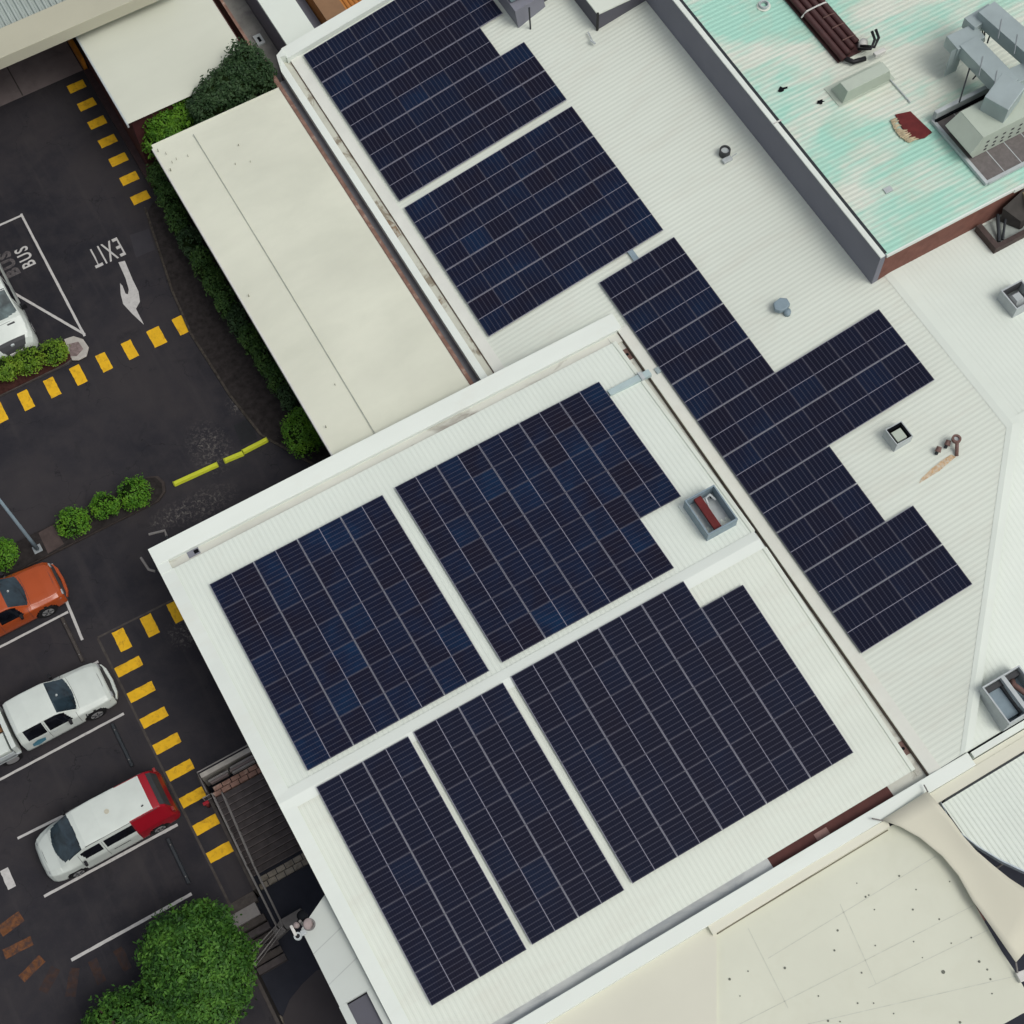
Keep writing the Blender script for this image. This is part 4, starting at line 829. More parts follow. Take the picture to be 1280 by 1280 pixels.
MB().box(8.9, 15.6, 4.185, 4.215, 3.9, 4.02).build('seam_gap', rough('seam_dark', (.16, .14, .10), .8, .1, 3), mr)
m2 = empty('beige_awning_roof', (0, 0, 0), 0, 'smooth beige membrane roof at the bottom centre', 'roof')
MB().prism([(-3, 4.54), P(896, 1150, 4.08), P(896, 1330, 4.08), P(650, 1420, 4.08), (-3, -4)], 3.9, 4.08).build('roof_sheet', M['membrane2'], m2)
cr = empty('ribbed_awning_roof', (0, 0, 0), 0, 'white ribbed roof with curved lower edge at right', 'roof')
curve = [(17.75, 4.0), (17.76, 3.95), (17.8, 3.6)]
pts_c = [P(p_[0], p_[1], 4.1) for p_ in ((1176, 1002), (1186, 1022), (1200, 1040), (1222, 1057), (1250, 1074), (1280, 1088), (1330, 1108))]
def low_edge(t):
    for a, b2 in zip(pts_c, pts_c[1:]):
        if a[0] <= t <= b2[0]: return a[1]+(b2[1]-a[1])*(t-a[0])/(b2[0]-a[0])
    return pts_c[0][1] if t < pts_c[0][0] else pts_c[-1][1]
rib_sheet('Y', pts_c[0][0], 30, lambda t: (low_edge(t), 4.02), lambda x, y: 4.05, 'roof_sheet', M['roof_low'], cr, pitch=.17, h=.016)
mb = MB()
for a, b2 in zip(pts_c, pts_c[1:]): mb.hexa([(a[0], a[1]-.07, 3.85), (b2[0], b2[1]-.07, 3.85), (b2[0], b2[1]+.02, 3.85), (a[0], a[1]+.02, 3.85), (a[0], a[1]-.07, 4.09), (b2[0], b2[1]-.07, 4.09), (b2[0], b2[1]+.02, 4.09), (a[0], a[1]+.02, 4.09)])
mb.build('edge_trim', rough('blue_white_trim', (.5, .57, .62), .6, .25, 4), cr)
sl = empty('shade_sail', (0, 0, 0), 0, 'cream cloth shade sail stretched between the two lower right roofs', 'shade sail')
left = [(1102, 1025), (1125, 1033), (1150, 1047), (1178, 1070), (1198, 1094), (1216, 1126), (1234, 1151), (1254, 1180), (1270, 1203)]
right = [(1159, 989), (1175, 1007), (1190, 1025), (1204, 1045), (1220, 1063), (1242, 1082), (1262, 1098), (1285, 1113), (1330, 1135)]
mb = MB(); vs = []; fs = []; nU = 8
for i in range(9):
    f = i/8; za = 4.48-.1*f; zb = 4.62-.1*f
    a = PV(*left[i], za); b2 = PV(*right[i], zb)
    for k in range(nU+1):
        t = k/nU; p = a*(1-t)+b2*t; p.z += -.10*math.sin(math.pi*t)*math.sin(math.pi*min(1, f+.1)); vs.append(p)
for i in range(8):
    for k in range(nU): a = i*(nU+1)+k; fs.append((a, a+nU+1, a+nU+2, a+1))
# lower right edge of the sail beyond its bottom corner
mb.add(vs, fs); so = mb.build('cloth', M['sail'], sl, smooth=True)
mod = so.modifiers.new('thickness', 'SOLIDIFY'); mod.thickness = .02
mb = MB(); mb.tube([PV(1090, 1023, 4.6), PV(1104, 1026, 4.48)], .025, 6); mb.tube([PV(1155, 981, 4.6), PV(1160, 990, 4.62)], .025, 6); mb.tube([PV(1270, 1203, 4.38), PV(1272, 1216, 4.2)], .03, 6); mb.build('corner_cable', M['rail'], sl)
o = empty('bracket_block', (0, 0, 0), 0, 'small white bracket block under the tip of the sail', 'bracket')
MB().prism([P(1270, 1216, 4.2), P(1285, 1210, 4.2), P(1290, 1222, 4.2), P(1276, 1228, 4.2)], 3.9, 4.2).build('block', M['bolt'], o, bevel=.02)
MB().tube([(*P(1272, 1222, 4.2), -1.2), (*P(1272, 1222, 4.2), 3.9)], .05, 8).build('post', M['rail'], o)
o = MB().tube([PV(1246, 1085, 1.5), PV(1256, 1078, 1.5)], .04, 6).build('handrail_bar', M['rail']); tag(o, 'thin pale bar seen in the dark gap beside the sail', 'bar')
o = MB().box(*sorted((P(1215, 1128, -.3)[0], P(1232, 1150, -.3)[0])), *sorted((P(1215, 1128, -.3)[1], P(1232, 1150, -.3)[1])), -1.2, -.3).build('brick_planter', M['brick'], None, bevel=.02); tag(o, 'red brown brick planter seen through the gap by the sail', 'planter')

# ------------------------------------------------------------------ steps, rails, small things at the lower left
stp = empty('stairs', (0, 0, 0), 0, 'dark timber stairs going down beside the shop wall', 'stairs')
n = 13
for k in range(n):
    y1 = 17.72-k*.23; z = -.10-.083*k
    MB().box(LX+.02, -1.5, y1-.22, y1, z-.12, z).build('tread', M['deck'], stp)
    MB().box(LX+.02, -1.5, y1-.228, y1-.205, z-.02, z+.012).build('nosing', rough('worn_nosing', (.15, .13, .125), .8, .3, 4) if k == 0 else bpy.data.materials['worn_nosing'], stp)
pv = empty('stone_landing', (0, 0, 0), 0, 'pale stone edging at the foot of the dark stairs', 'landing')
r1 = random.Random(2)
def stones(y0, y1, x0, x1, z, cols_, name, par):
    nx = cols_
    for r_ in range(2):
        for k in range(nx):
            xa = x0+(x1-x0)*k/nx; xb = x0+(x1-x0)*(k+1)/nx-.03; ya = y0+(y1-y0)*r_/2; yb = y0+(y1-y0)*(r_+1)/2-.03
            off = (r_*.5)*(x1-x0)/nx
            par.box(xa+off*.6, xb+off*.6, ya, yb, z-.2, z+r1.uniform(0, .02))
mb = MB(); stones(14.16, 14.62, LX+.05, -1.6, -1.1, 6, '', mb); mb.build('edging_stone', M['paving'], pv)
pv2 = empty('stone_landing', (0, 0, 0), 0, 'brown stone paving at the head of the dark stairs', 'landing')
mb = MB(); stones(17.76, 18.15, LX+.1, -1.5, -.06, 6, '', mb); mb.build('paving_stone', M['brown_brick'], pv2)
mb = MB(); 
bd = empty('timber_planks', (0, 0, 0), 0, 'stack of grey brown planks beside the rail corner', 'planks')
for k, (xa, xb, yy) in enumerate(((-3.55, -2.75, 18.35), (-3.5, -2.8, 18.25), (-2.65, -1.7, 18.40), (-2.7, -1.7, 18.3), (-2.65, -1.75, 18.2))):
    MB().box(xa, xb, yy-.045, yy+.035, -.05, .12+.02*(k % 2)).build('plank', M['path'] if k % 2 else M['concrete'], bd)
# lower left steps
ls = empty('side_steps', (0, 0, 0), 0, 'pale slab and dark steps beside the big green tree', 'stairs')
MB().box(-4.98, -3.86, 13.62, 14.0, -.35, -.02).build('landing_edge', M['kerb'], ls)
MB().box(-4.98, -3.98, 13.15, 13.615, -.35, -.03).build('landing_slab', M['concrete'], ls)
for k in range(6): MB().box(-4.98, -3.9, 12.9-.3*k, 13.14-.3*k, -.6, -.14-.15*k).build('step', M['kerb'] if k % 2 == 0 else M['deck'], ls)
MB().prism([P(350, 1150, -.9), P(376, 1135, -.9), P(372, 1150, -.9), P(345, 1175, -.9), P(315, 1222, -.9), P(300, 1250, -.9), P(300, 1225, -.9)], -1.19, -.9).build('side_ledge', M['concrete'], ls)
def railing(name, pts, label, h=1.0, z0=0, two=True):
    o = empty(name, (0, 0, 0), 0, label, 'railing'); mb = MB(); mb.tube([(x, y, z+h) for x, y, z in pts], .028, 8); mb.build('top_rail', M['rail'], o)
    if two: mb = MB(); mb.tube([(x, y, z+h*.5) for x, y, z in pts], .018, 6); mb.build('mid_rail', M['rail'], o)
    for a, b2 in zip(pts, pts[1:]):
        k = max(1, int(math.dist(a, b2)/1.3))
        for i in range(k+1):
            t = i/k; x, y, z = (a[q]+(b2[q]-a[q])*t for q in range(3))
            MB().tube([(x, y, z), (x, y, z+h)], .022, 6).build('post', M['rail'], o)
    return o
def rp(px, py, zt, h): x, y = P(px, py, zt); return (x, y, zt-h)
railing('handrail', [rp(254, 998, .9, .9), rp(265, 992, .9, .9), rp(306.6, 1080, .75, .9), rp(345, 1157, .6, .95), rp(316, 1189, .3, .95)], 'left one of two parallel grey handrails bending toward the tree', .95)
railing('handrail', [rp(277.5, 991, .8, .9), rp(316, 1080, .6, .9), rp(353.4, 1157, .45, .95), rp(316, 1206, .1, .95)], 'right one of two parallel grey handrails bending toward the tree', .95)
railing('handrail', [(-1.7, 18.70, .05), (-3.74, 18.70, .05), (-3.74, 17.9, .05)], 'short pale corner handrail above the head of the stairs', .5, two=False)
o = empty('red_fitting', (*P(258, 1004, .5), .45), 0, 'small red fire fitting by the handrail end', 'fitting')
MB().tube([(0, 0, -.4), (0, 0, .05)], .07, 8).build('body', M['rust'], o, smooth=True); MB().box(-.12, .1, -.06, .06, .05, .14).build('head', M['car_red'], o, bevel=.02)
# camera mast at the corner of the entrance roof
cm = empty('camera_mast', (-2.62, 11.1, 0), 0, 'cluster of security cameras and floodlights at the roof corner', 'camera mast')
MB().tube([(0, 0, LOWZ), (0, 0, 5.0)], .05, 8).build('pole', M['rail'], cm)
def at5(px, py, z): 
    x, y = P(px, py, z); return (x+2.62, y-11.1, z)
c_ = at5(377, 1144, 5.0)
MB().tube([(c_[0], c_[1], 4.75), (c_[0], c_[1], 4.95), (c_[0], c_[1], 5.05)], [.17, .17, .08], 16).build('dome_camera', M['void'], cm, smooth=True)
c_ = at5(385, 1155, 4.95); MB().tube([(c_[0]-.06, c_[1]+.08, 4.85), (c_[0], c_[1], 4.95), (c_[0]+.03, c_[1]-.02, 5.0)], [.10, .19, .17], 14).build('floodlight', M['person_pink'], cm, smooth=True)
mb = MB(); mb.ring((c_[0]+.03, c_[1]-.03), .2, .14, 4.9, 4.96, 16); mb.build('floodlight_rim', M['rail'], cm)
c_ = at5(367, 1162, 4.9); MB().box(c_[0]-.07, c_[0]+.03, c_[1]-.2, c_[1]+.16, 4.8, 4.95).build('white_camera', M['bolt'], cm, bevel=.03)
c_ = at5(372, 1170, 4.9); MB().ring((c_[0], c_[1]), .13, .075, 4.78, 4.9, 14).build('lens_ring', M['ventpale'], cm); MB().tube([(c_[0], c_[1], 4.75), (c_[0], c_[1], 4.85)], .075, 12).build('lens', M['black'], cm)
c_ = at5(380, 1165, 4.9); MB().box(c_[0]-.12, c_[0]+.08, c_[1]-.08, c_[1]+.1, 4.78, 4.9).build('bracket_box', M['ventpale'], cm, bevel=.04); c2_ = at5(370, 1156, 4.9); MB().tube([(c2_[0], c2_[1], 4.8), (c2_[0], c2_[1], 4.93)], [.12, .08], 10).build('small_dome', M['person_pink'], cm, smooth=True)
# lamp brackets sticking out under the roof corner
for (a, b2, c_, lab) in (((186, 668), (206, 664-1), (208, 670), 'thin grey frame sticking out above the roof corner'), ((176, 697), (186, 712), (194, 714), 'thin grey frame sticking out left of the roof corner')):
    o = empty('wall_lamp_arm', (0, 0, 0), 0, lab, 'lamp arm', 'lamp arms at the roof corner'); zz = 3.4
    mb = MB(); a_, b_2, cc = PV(*a, zz), PV(*b2, zz), PV(*c_, zz); mb.tube([a_, b_2, cc], .05, 6); mb.build('arm', M['rail'], o)
    MB().tube([cc, Vector((max(cc.x, -1.4), min(cc.y, 25.5), zz-.1))], .03, 6).build('stay', M['darkmetal'], o)
# lamp post
lp = empty('lamp_post', (-5.42, 30.09, 0), 0, 'grey lamp post standing on the planted island', 'lamp post')
MB().tube([(0, 0, .12), (0, 0, 1.2), (0, 0, 8.2)], [.09, .07, .05], 10).build('post', M['ventblue'], lp, smooth=True)
MB().box(-.17, .17, -.17, .17, .12, .17).build('base_plate', M['galv2'], lp, bevel=.02); MB().box(-.2, .2, -.6, .1, 8.15, 8.3).build('lamp_head', M['galv2'], lp, bevel=.04)
o = MB().tube([PV(0, 716, .3), PV(6, 722, .3)], .05, 6).build('thin_pipe', M['rail']); tag(o, 'short pale rail at the left edge above the orange pickup', 'rail')

# ------------------------------------------------------------------ plants
def leaves(vol, n, size, mat, name, parent, seed, up=.4, shell=.55):
    """many small leaf quads through ellipsoids; vol: list of (cx,cy,cz,rx,ry,rz)"""
    rr = random.Random(seed); vs = []; fs = []; tot = sum(v[3]*v[4]*v[5] for v in vol)
    for (cx, cy, cz, rx, ry, rz) in vol:
        k = int(n*rx*ry*rz/tot)
        for _ in range(k):
            d = Vector((rr.gauss(0, 1), rr.gauss(0, 1), rr.gauss(0, 1))); d.normalize()
            if d.z < -.3: d.z = -d.z
            r_ = rr.uniform(shell, 1)**.6; lump = 1+.24*noise.noise(Vector((d.x*2.6+cx, d.y*2.6+cy, d.z*2.6+seed)))+.07*noise.noise(Vector((d.x*7+cx, d.y*7, d.z*7)))
            r_ *= rr.uniform(1.0, 1.16) if rr.random() < .10 else 1
            p = Vector((cx+d.x*rx*r_*lump, cy+d.y*ry*r_*lump, cz+d.z*rz*r_*lump))
            if noise.noise(p*1.5+Vector((seed, 0, 0))) < -.27 and rr.random() < .8: continue
            nrm = (d*(1-up)+Vector((0, 0, 1))*up+Vector((rr.gauss(0, .45), rr.gauss(0, .45), rr.gauss(0, .45)))).normalized()
            t = nrm.cross(Vector((rr.gauss(0, 1), rr.gauss(0, 1), rr.gauss(0, 1)))).normalized(); b2 = nrm.cross(t)
            s_ = size*rr.uniform(.45, 1.5); i = len(vs)
            vs += [p-t*s_, p+b2*s_*.45, p+t*s_, p-b2*s_*.45]; fs.append((i, i+1, i+2, i+3))
    mb = MB(); mb.add(vs, fs); return mb.build(name, mat, parent)
def core(vol, mat, parent, f=.72):
    mb = MB(); 
    for (cx, cy, cz, rx, ry, rz) in vol:
        n_, m_ = 12, 7; vs = []; fs = []
        for j in range(m_+1):
            ph = -math.pi/2*.5+(math.pi/2*1.5)*j/m_
            for i in range(n_):
                th = 2*math.pi*i/n_; d = Vector((math.cos(th)*math.cos(ph), math.sin(th)*math.cos(ph), math.sin(ph)))
                k = f*(1+.2*noise.noise(d*2.4+Vector((cx, cy, 0)))); vs.append((cx+d.x*rx*k, cy+d.y*ry*k, cz+d.z*rz*k))
        for j in range(m_):
            for i in range(n_): fs.append((j*n_+i, j*n_+(i+1) % n_, (j+1)*n_+(i+1) % n_, (j+1)*n_+i))
        mb.add(vs, fs)
    return mb.build('inner_branches', mat, parent, smooth=True)
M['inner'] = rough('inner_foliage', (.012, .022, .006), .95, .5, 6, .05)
def shrub(name, px, py, r_, h, mat, label, group, seed, n=1500, size=.055, cat='shrub'):
    x, y = P(px, py, h*.6); o = empty(name, (x, y, 0), 0, label, cat, group)
    rr = random.Random(seed); r_ *= 1.1; vol = [(0, 0, h*.55, r_, r_, h*.5)]
    for k in range(4): a = k*1.57+rr.random(); vol.append((math.cos(a)*r_*.45, math.sin(a)*r_*.45, h*.5, r_*.6, r_*.6, h*.42))
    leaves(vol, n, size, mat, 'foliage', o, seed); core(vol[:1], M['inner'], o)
    MB().tube([(0, 0, .05), (.02, .03, h*.5)], [.06, .03], 7).build('stem', M['trunk'], o)
for k, (px, py, r_, lab) in enumerate(((-6, 468, .58, 'small yellow green shrub at the left edge of the bus island'), (5, 462, .56, 'yellow green shrub under the white bus, left of two others'), (36, 451, .58, 'middle yellow green shrub on the bus island'), (67, 440, .56, 'yellow green shrub nearest the pale island end'))):
    if k == 0: continue
    shrub('shrub', px, py, r_, 1.0, M['leaf_shrub'], lab, 'shrubs on the bus island', 11+k)
for k, (px, py, r_, lab) in enumerate(((91, 652, .62, 'round green shrub nearest the lamp post'), (131, 632, .52, 'smallest round shrub, between the two larger ones'), (168, 616, .64, 'round green shrub at the right end of its island'), (2, 693, .62, 'round green shrub at the left edge above the orange pickup'))):
    shrub('shrub', px, py, r_, 1.1, M['leaf_round'], lab, 'round shrubs on the lamp post island', 31+k, 1900, .05)
# hedge along the long canopy: separate bushes
hp = [(187, 215, .42, 1.8), (200, 240, .5, 1.9), (212, 268, .48, 1.8), (228, 296, .5, 1.7), (243, 322, .5, 1.9), (258, 348, .48, 1.8), (272, 372, .45, 1.9), (288, 396, .45, 1.8), (303, 420, .42, 1.7), (320, 446, .40, 1.6), (336, 470, .42, 1.7), (350, 492, .40, 1.5)]
for k, (px, py, r_, h) in enumerate(hp):
    x, y = P(px, py, h); x += .22
    lab = f'{ORD[k] if k < 10 else ("eleventh" if k == 10 else "twelfth")} dark green hedge bush from the top along the long canopy'
    o = empty('hedge_bush', (x, y, 0), 0, lab, 'hedge bush', 'hedge along the long canopy')
    leaves([(0, 0, h*.55, r_, .72, h*.5), (.2, .3, h*.5, r_*.8, .6, h*.45)], 1300, .06, M['leaf_hedge'] if k % 4 != 3 else M['leaf_dark'], 'foliage', o, 60+k); core([(0, 0, h*.5, r_*.9, .65, h*.45)], M['inner'], o, .8)
    MB().tube([(0, 0, 0), (0, 0, h*.6)], .04, 6).build('stem', M['trunk'], o)
x, y = P(375, 532, 1.6); o = empty('round_bush', (x, y, 0), 0, 'big round green bush at the end of the hedge near the lime bar', 'bush')
vol = [(0, 0, 1.0, .85, .95, .9), (.3, .4, 1.0, .7, .7, .8), (-.1, -.4, .9, .7, .6, .8), (.5, -.2, .9, .7, .7, .8)]
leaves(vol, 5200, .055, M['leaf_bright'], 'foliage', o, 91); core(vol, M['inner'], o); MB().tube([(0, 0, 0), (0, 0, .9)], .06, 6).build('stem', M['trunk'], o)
# bushes between the two canopies
def bush(px, py, z, vol, n, size, mat, lab, seed):
    x, y = P(px, py, z); o = empty('canopy_bush', (x, y, 0), 0, lab, 'bush', 'bushes between the canopies')
    leaves(vol, n, size, mat, 'foliage', o, seed); core(vol, M['inner'], o)
    MB().tube([(0, 0, 0), (.05, 0, z*.5), (0, .05, z*.8)], [.12, .09, .05], 8).build('stem', M['trunk'], o)
bush(205, 150, 3.2, [(0, .1, 2.5, 1.0, .9, 1.1), (.8, .1, 2.7, .8, .85, 1.1), (-.6, 0, 2.0, .65, .75, .9), (0, -.5, 2.3, .8, .6, 1.0)], 7500, .07, M['leaf_bright'], 'bright green bush left of the two between the canopies', 71)
bush(290, 108, 3.8, [(0, 0, 3.7, 1.1, .95, 1.3), (.9, .35, 4.0, .95, .95, 1.3), (-.9, -.1, 3.5, .9, .8, 1.2), (1.2, -.25, 3.8, .75, .7, 1.2), (-1.5, -.1, 3.2, .7, .7, 1.1)], 12000, .07, M['leaf_dark'], 'darker taller bush right of the two between the canopies', 72)
# big tree bottom left
def tree(cx, cy, vol, n, lab, seed):
    o = empty('leafy_tree', (cx, cy, 0), 0, lab, 'tree', 'trees at the bottom left corner')
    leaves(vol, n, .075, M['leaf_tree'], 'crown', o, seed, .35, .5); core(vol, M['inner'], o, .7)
    MB().tube([(0, 0, 0), (.1, .05, 1.2), (.0, .1, 2.4)], [.18, .14, .08], 9).build('trunk', M['trunk'], o)
    for k in range(4): a = k*1.6+.3; MB().tube([(.05, .05, 1.2), (math.cos(a)*.7, math.sin(a)*.7, 2.3)], [.08, .03], 6).build('limb', M['trunk'], o)
tx, ty = P(243, 1203, 2.2)
tree(tx, ty, [(0, .2, 2.0, 1.75, 1.75, 1.5), (-.35, .95, 2.0, 1.2, 1.0, 1.2), (.55, -.5, 1.9, 1.35, 1.4, 1.3), (-.7, -.5, 1.8, 1.1, 1.3, 1.2), (.6, .8, 1.9, 1.2, 1.1, 1.2), (0, -1.2, 1.7, 1.4, 1.2, 1.2), (-.9, .4, 1.7, .9, 1.0, 1.1)], 42000, 'big round bright green tree beside the handrail', 81)
tx2, ty2 = P(150, 1285, 1.6)
tree(tx2, ty2, [(0, 0, 1.5, 1.5, 1.25, 1.1), (1.2, -.2, 1.5, 1.3, 1.2, 1.1), (-1.1, -.5, 1.3, 1.0, 1.0, .9), (.4, -1.0, 1.4, 1.5, 1.2, 1.0)], 17000, 'low spreading green tree at the bottom edge, left of the round one', 82)

# ------------------------------------------------------------------ vehicles
def lerp(st, x):
    if x <= st[0][0]: return st[0][1:]
    for a, b2 in zip(st, st[1:]):
        if x <= b2[0]:
            t = (x-a[0])/(b2[0]-a[0]); return tuple(p+(q-p)*t for p, q in zip(a[1:], b2[1:]))
    return st[-1][1:]
def vehicle(root, st, z0, region, nx=220, wheels=(), wheel_r=.34, floor=True, crown=.05, seams=(), bonnet=()):
    """loft: stations (x, hTop, wTop, hBelt, wBelt, wLow). region(x,zone,yn) -> (part name, material key, offset) or None to leave a hole"""
    x0, x1 = st[0][0], st[-1][0]; xs = [x0+(x1-x0)*i/nx for i in range(nx+1)]
    ends = [s_[0] for s_ in st]; xs = sorted(set([round(x, 4) for x in xs]+[round(e, 4) for e in ends]))
    def section(x):
        hT, wT, hB, wB, wL = lerp(st, x); half = []
        nT = 14
        for k in range(nT+1):
            t = k/nT; half.append(('top', wT*t*.94, hT+crown*(1-t*t), t))
        half.append(('rail', wT*.985, hT-.012, 1)); half.append(('rail', wT, hT-.05 if hT-hB > .15 else hT-.02, 1))
        a, b2 = (wT, hT-.05 if hT-hB > .15 else hT-.02), (wB*.985, hB)
        for k in range(1, 6): t = k/5; half.append(('side', a[0]+(b2[0]-a[0])*t, a[1]+(b2[1]-a[1])*t, t))
        half.append(('belt', wB, hB-.05, 1))
        for k in range(1, 8): t = k/7; half.append(('low', wB+(wL-wB)*math.sin(t*math.pi/2), hB-.05+(z0-hB+.05)*t, t))
        half.append(('sill', wL*.93, z0-.03, 1)); return half
    parts = {}; secs = [section(x) for x in xs]; K = len(secs[0])
    for i in range(len(xs)-1):
        for k in range(K-1):
            for sgn in (1, -1):
                A, B, C_, D_ = secs[i][k], secs[i][k+1], secs[i+1][k+1], secs[i+1][k]
                xm = (xs[i]+xs[i+1])/2; zm = (A[2]+B[2]+C_[2]+D_[2])/4; zone = B[0]
                hole = False
                if zone in ('low', 'sill'):
                    for wx in wheels:
                        if (xm-wx)**2+(zm-wheel_r)**2 < (wheel_r*1.2)**2: hole = True
                if hole: continue
                yn = (A[1]+B[1])/2/max(.01, lerp(st, xm)[1]); tt = (A[3]+B[3])/2 if A[0] == B[0] else B[3]/2
                nm, mk = region(xm, zone, yn, tt, sgn, zm)
                mb = parts.setdefault((nm, mk, sgn if nm in ('side_window', 'door_window') else 0), {'v': {}, 'vs': [], 'f': []})
                ids = []
                for (ii, kk) in ((i, k), (i, k+1), (i+1, k+1), (i+1, k)):
                    key = (ii, kk, sgn if kk else 0)
                    if key not in mb['v']:
                        s_ = secs[ii][kk]; mb['v'][key] = len(mb['vs']); mb['vs'].append((xs[ii], sgn*s_[1], s_[2]))
                    ids.append(mb['v'][key])
                if len(set(ids)) < 3: continue
                mb['f'].append(tuple(ids) if sgn < 0 else tuple(ids[::-1]))
    for (nm, mk, _s), d in parts.items():
        m_ = MB(); m_.add(d['vs'], d['f']); m_.build(nm, M[mk], root, smooth=True)
    for xq in seams:
        sec = [p for p in section(xq) if p[0] in ('side', 'belt', 'low')]
        for sg in (1, -1): MB().tube([(xq, sg*(p[1]+.002), p[2]) for p in sec[:-2]], .007, 5).build('panel_gap', M['cargrey'], root)
    for xq, wf in bonnet:
        sec = [p for p in section(xq) if p[0] == 'top']; row = [(xq+.05*(p[3]**2)*(-1), p[1]*wf, p[2]+.001) for p in sec]
        MB().tube([(x_, -y_, z_) for x_, y_, z_ in reversed(row)]+row[1:], .007, 5).build('panel_gap', M['cargrey'], root)
    # end caps
    for i, fl in ((0, True), (len(xs)-1, False)):
        s_ = secs[i]; pts = [(xs[i], p[1], p[2]) for p in s_]+[(xs[i], -p[1], p[2]) for p in reversed(s_[1:])]
        m_ = MB(); m_.add(pts, [tuple(range(len(pts))) if fl else tuple(range(len(pts)))[::-1]]); m_.build('bumper', M['cargrey'], root)
    # underbody
    ws = [lerp(st, x)[4]*.92 for x in xs]; m_ = MB(); n_ = len(xs)
    m_.add([(xs[i], -ws[i]*.75, z0-.02) for i in range(n_)]+[(xs[i], ws[i]*.75, z0-.02) for i in range(n_)], [(i, i+1, n_+i+1, n_+i) for i in range(n_-1)]); m_.build('underbody', M['void'], root)
    wl = max(s_[5] for s_ in st)
    for wx in wheels:
        for sgn in (1, -1):
            y = sgn*(wl-.12)
            wh = MB().tube([(wx, y-.11, wheel_r), (wx, y+.11, wheel_r)], wheel_r, 24).build('wheel', M['tyre'], root, bevel=.02)
            rm = MB(); yo = y+sgn*.112; rm.tube([(wx, yo-.01, wheel_r), (wx, yo+.012, wheel_r)], wheel_r*.62, 18); rm.build('rim', M['rim'], wh)
            sp_ = MB()
            for q in range(5):
                a = q*2*math.pi/5; sp_.tube([(wx+math.cos(a)*.05, yo+sgn*.018, wheel_r+math.sin(a)*.05), (wx+math.cos(a)*wheel_r*.6, yo+sgn*.018, wheel_r+math.sin(a)*wheel_r*.6)], .025, 5)
            sp_.build('wheel_spokes', M['cargrey'], wh)
        # arch liners
        m_ = MB(); 
        for sgn in (1, -1): m_.box(wx-wheel_r*1.15, wx+wheel_r*1.15, sgn*(wl-.34)-.02, sgn*(wl-.34)+.02, .15, wheel_r*2.1)
        m_.build('wheel_arch', M['void'], root)

# --- white and red van, nose towards -X
van = empty('delivery_van', (-7.40, 18.52, 0), math.pi, 'white van with red rear end parked nose to the left', 'van')
vst = [(-2.50, .78, .60, .72, .72, .74), (-2.46, .95, .74, .85, .86, .86), (-2.38, 1.25, .76, .98, .91, .91), (-2.26, 1.68, .74, 1.08, .94, .94), (-2.10, 1.86, .72, 1.10, .95, .95), (-1.8, 1.92, .72, 1.10, .955, .96), (0, 1.93, .74, 1.09, .96, .965), (.70, 1.90, .73, 1.07, .96, .965), (.90, 1.84, .715, 1.06, .955, .965), (1.30, 1.58, .71, 1.06, .95, .96), (1.66, 1.30, .73, 1.03, .93, .955), (1.86, 1.14, .72, .98, .90, .94), (2.10, 1.02, .66, .92, .85, .91), (2.30, .92, .58, .84, .77, .85), (2.42, .80, .48, .74, .68, .76), (2.49, .66, .38, .62, .56, .62), (2.52, .55, .3, .5, .45, .5)]
def vreg(x, zone, yn, tt, sgn, z):
    if -2.40 < x < -2.12 and zone == 'top' and yn < .86: return ('rear_window', 'cargrey')
    if .86+.04*yn**2 < x < 1.84-.22*yn**2 and (zone == 'top' or (zone == 'rail' and x < 1.5)): return ('windscreen', 'glass')
    if zone == 'side' and .12 < tt < .85:
        if -.95 < x < .16: return ('side_window', 'glassdark')
        if .30 < x < 1.12-.2*tt: return ('door_window', 'glassdark')
    if x < -1.86: return ('rear_panel', 'car_red')
    if x < -.95 and zone in ('side', 'belt', 'low', 'sill', 'rail'): return ('rear_panel', 'car_red')
    return ('body', 'car_white')
vehicle(van, vst, .28, vreg, 250, (-1.62, 1.55), .33, seams=(-.98, .22, 1.16), bonnet=((2.28, .98),))
for sg in (1, -1):
    MB().hexa([(1.0, sg*.96, 1.10), (1.12, sg*.96, 1.10), (1.10, sg*1.13, 1.12), (1.0, sg*1.13, 1.12), (1.0, sg*.96, 1.28), (1.10, sg*.96, 1.28), (1.08, sg*1.12, 1.28), (1.0, sg*1.12, 1.28)]).build('wing_mirror', M['black'], van, bevel=.02)
    MB().tube([(-2.0, sg*.715, 1.885), (.75, sg*.735, 1.905)], .012, 5).build('roof_channel', M['cargrey'], van)
    MB().hexa([(2.16, sg*.60, .92), (2.36, sg*.46, .85), (2.40, sg*.60, .78), (2.22, sg*.78, .80), (2.14, sg*.60, .97), (2.33, sg*.48, .89), (2.38, sg*.62, .82), (2.20, sg*.78, .86)]).build('headlight', M['lamp'], van, bevel=.01)
    MB().box(-2.46, -2.36, sg*.80-.08, sg*.80+.08, .95, 1.3).build('tail_light', M['lampred'], van, bevel=.02)
    MB().box(-.62, .02, sg*.972-.006, sg*.972+.006, .86, .885).build('door_rail', M['cargrey'], van)
MB().tube([(-.42, -.02, 1.98), (-.42, -.02, 1.995)], .09, 16).build('roof_vent', rough('cream_cap', (.5, .48, .38), .5, .2, 20), van)
MB().tube([(-1.55, .42, 1.96), (-1.62, .42, 1.99)], .025, 8).build('aerial', M['cargrey'], van)
mb = MB(); mb.tube([(1.60, -.5, 1.26), (1.56, .05, 1.30)], .012, 5); mb.tube([(1.66, .0, 1.24), (1.50, .5, 1.33)], .012, 5); mb.build('wiper', M['black'], van)

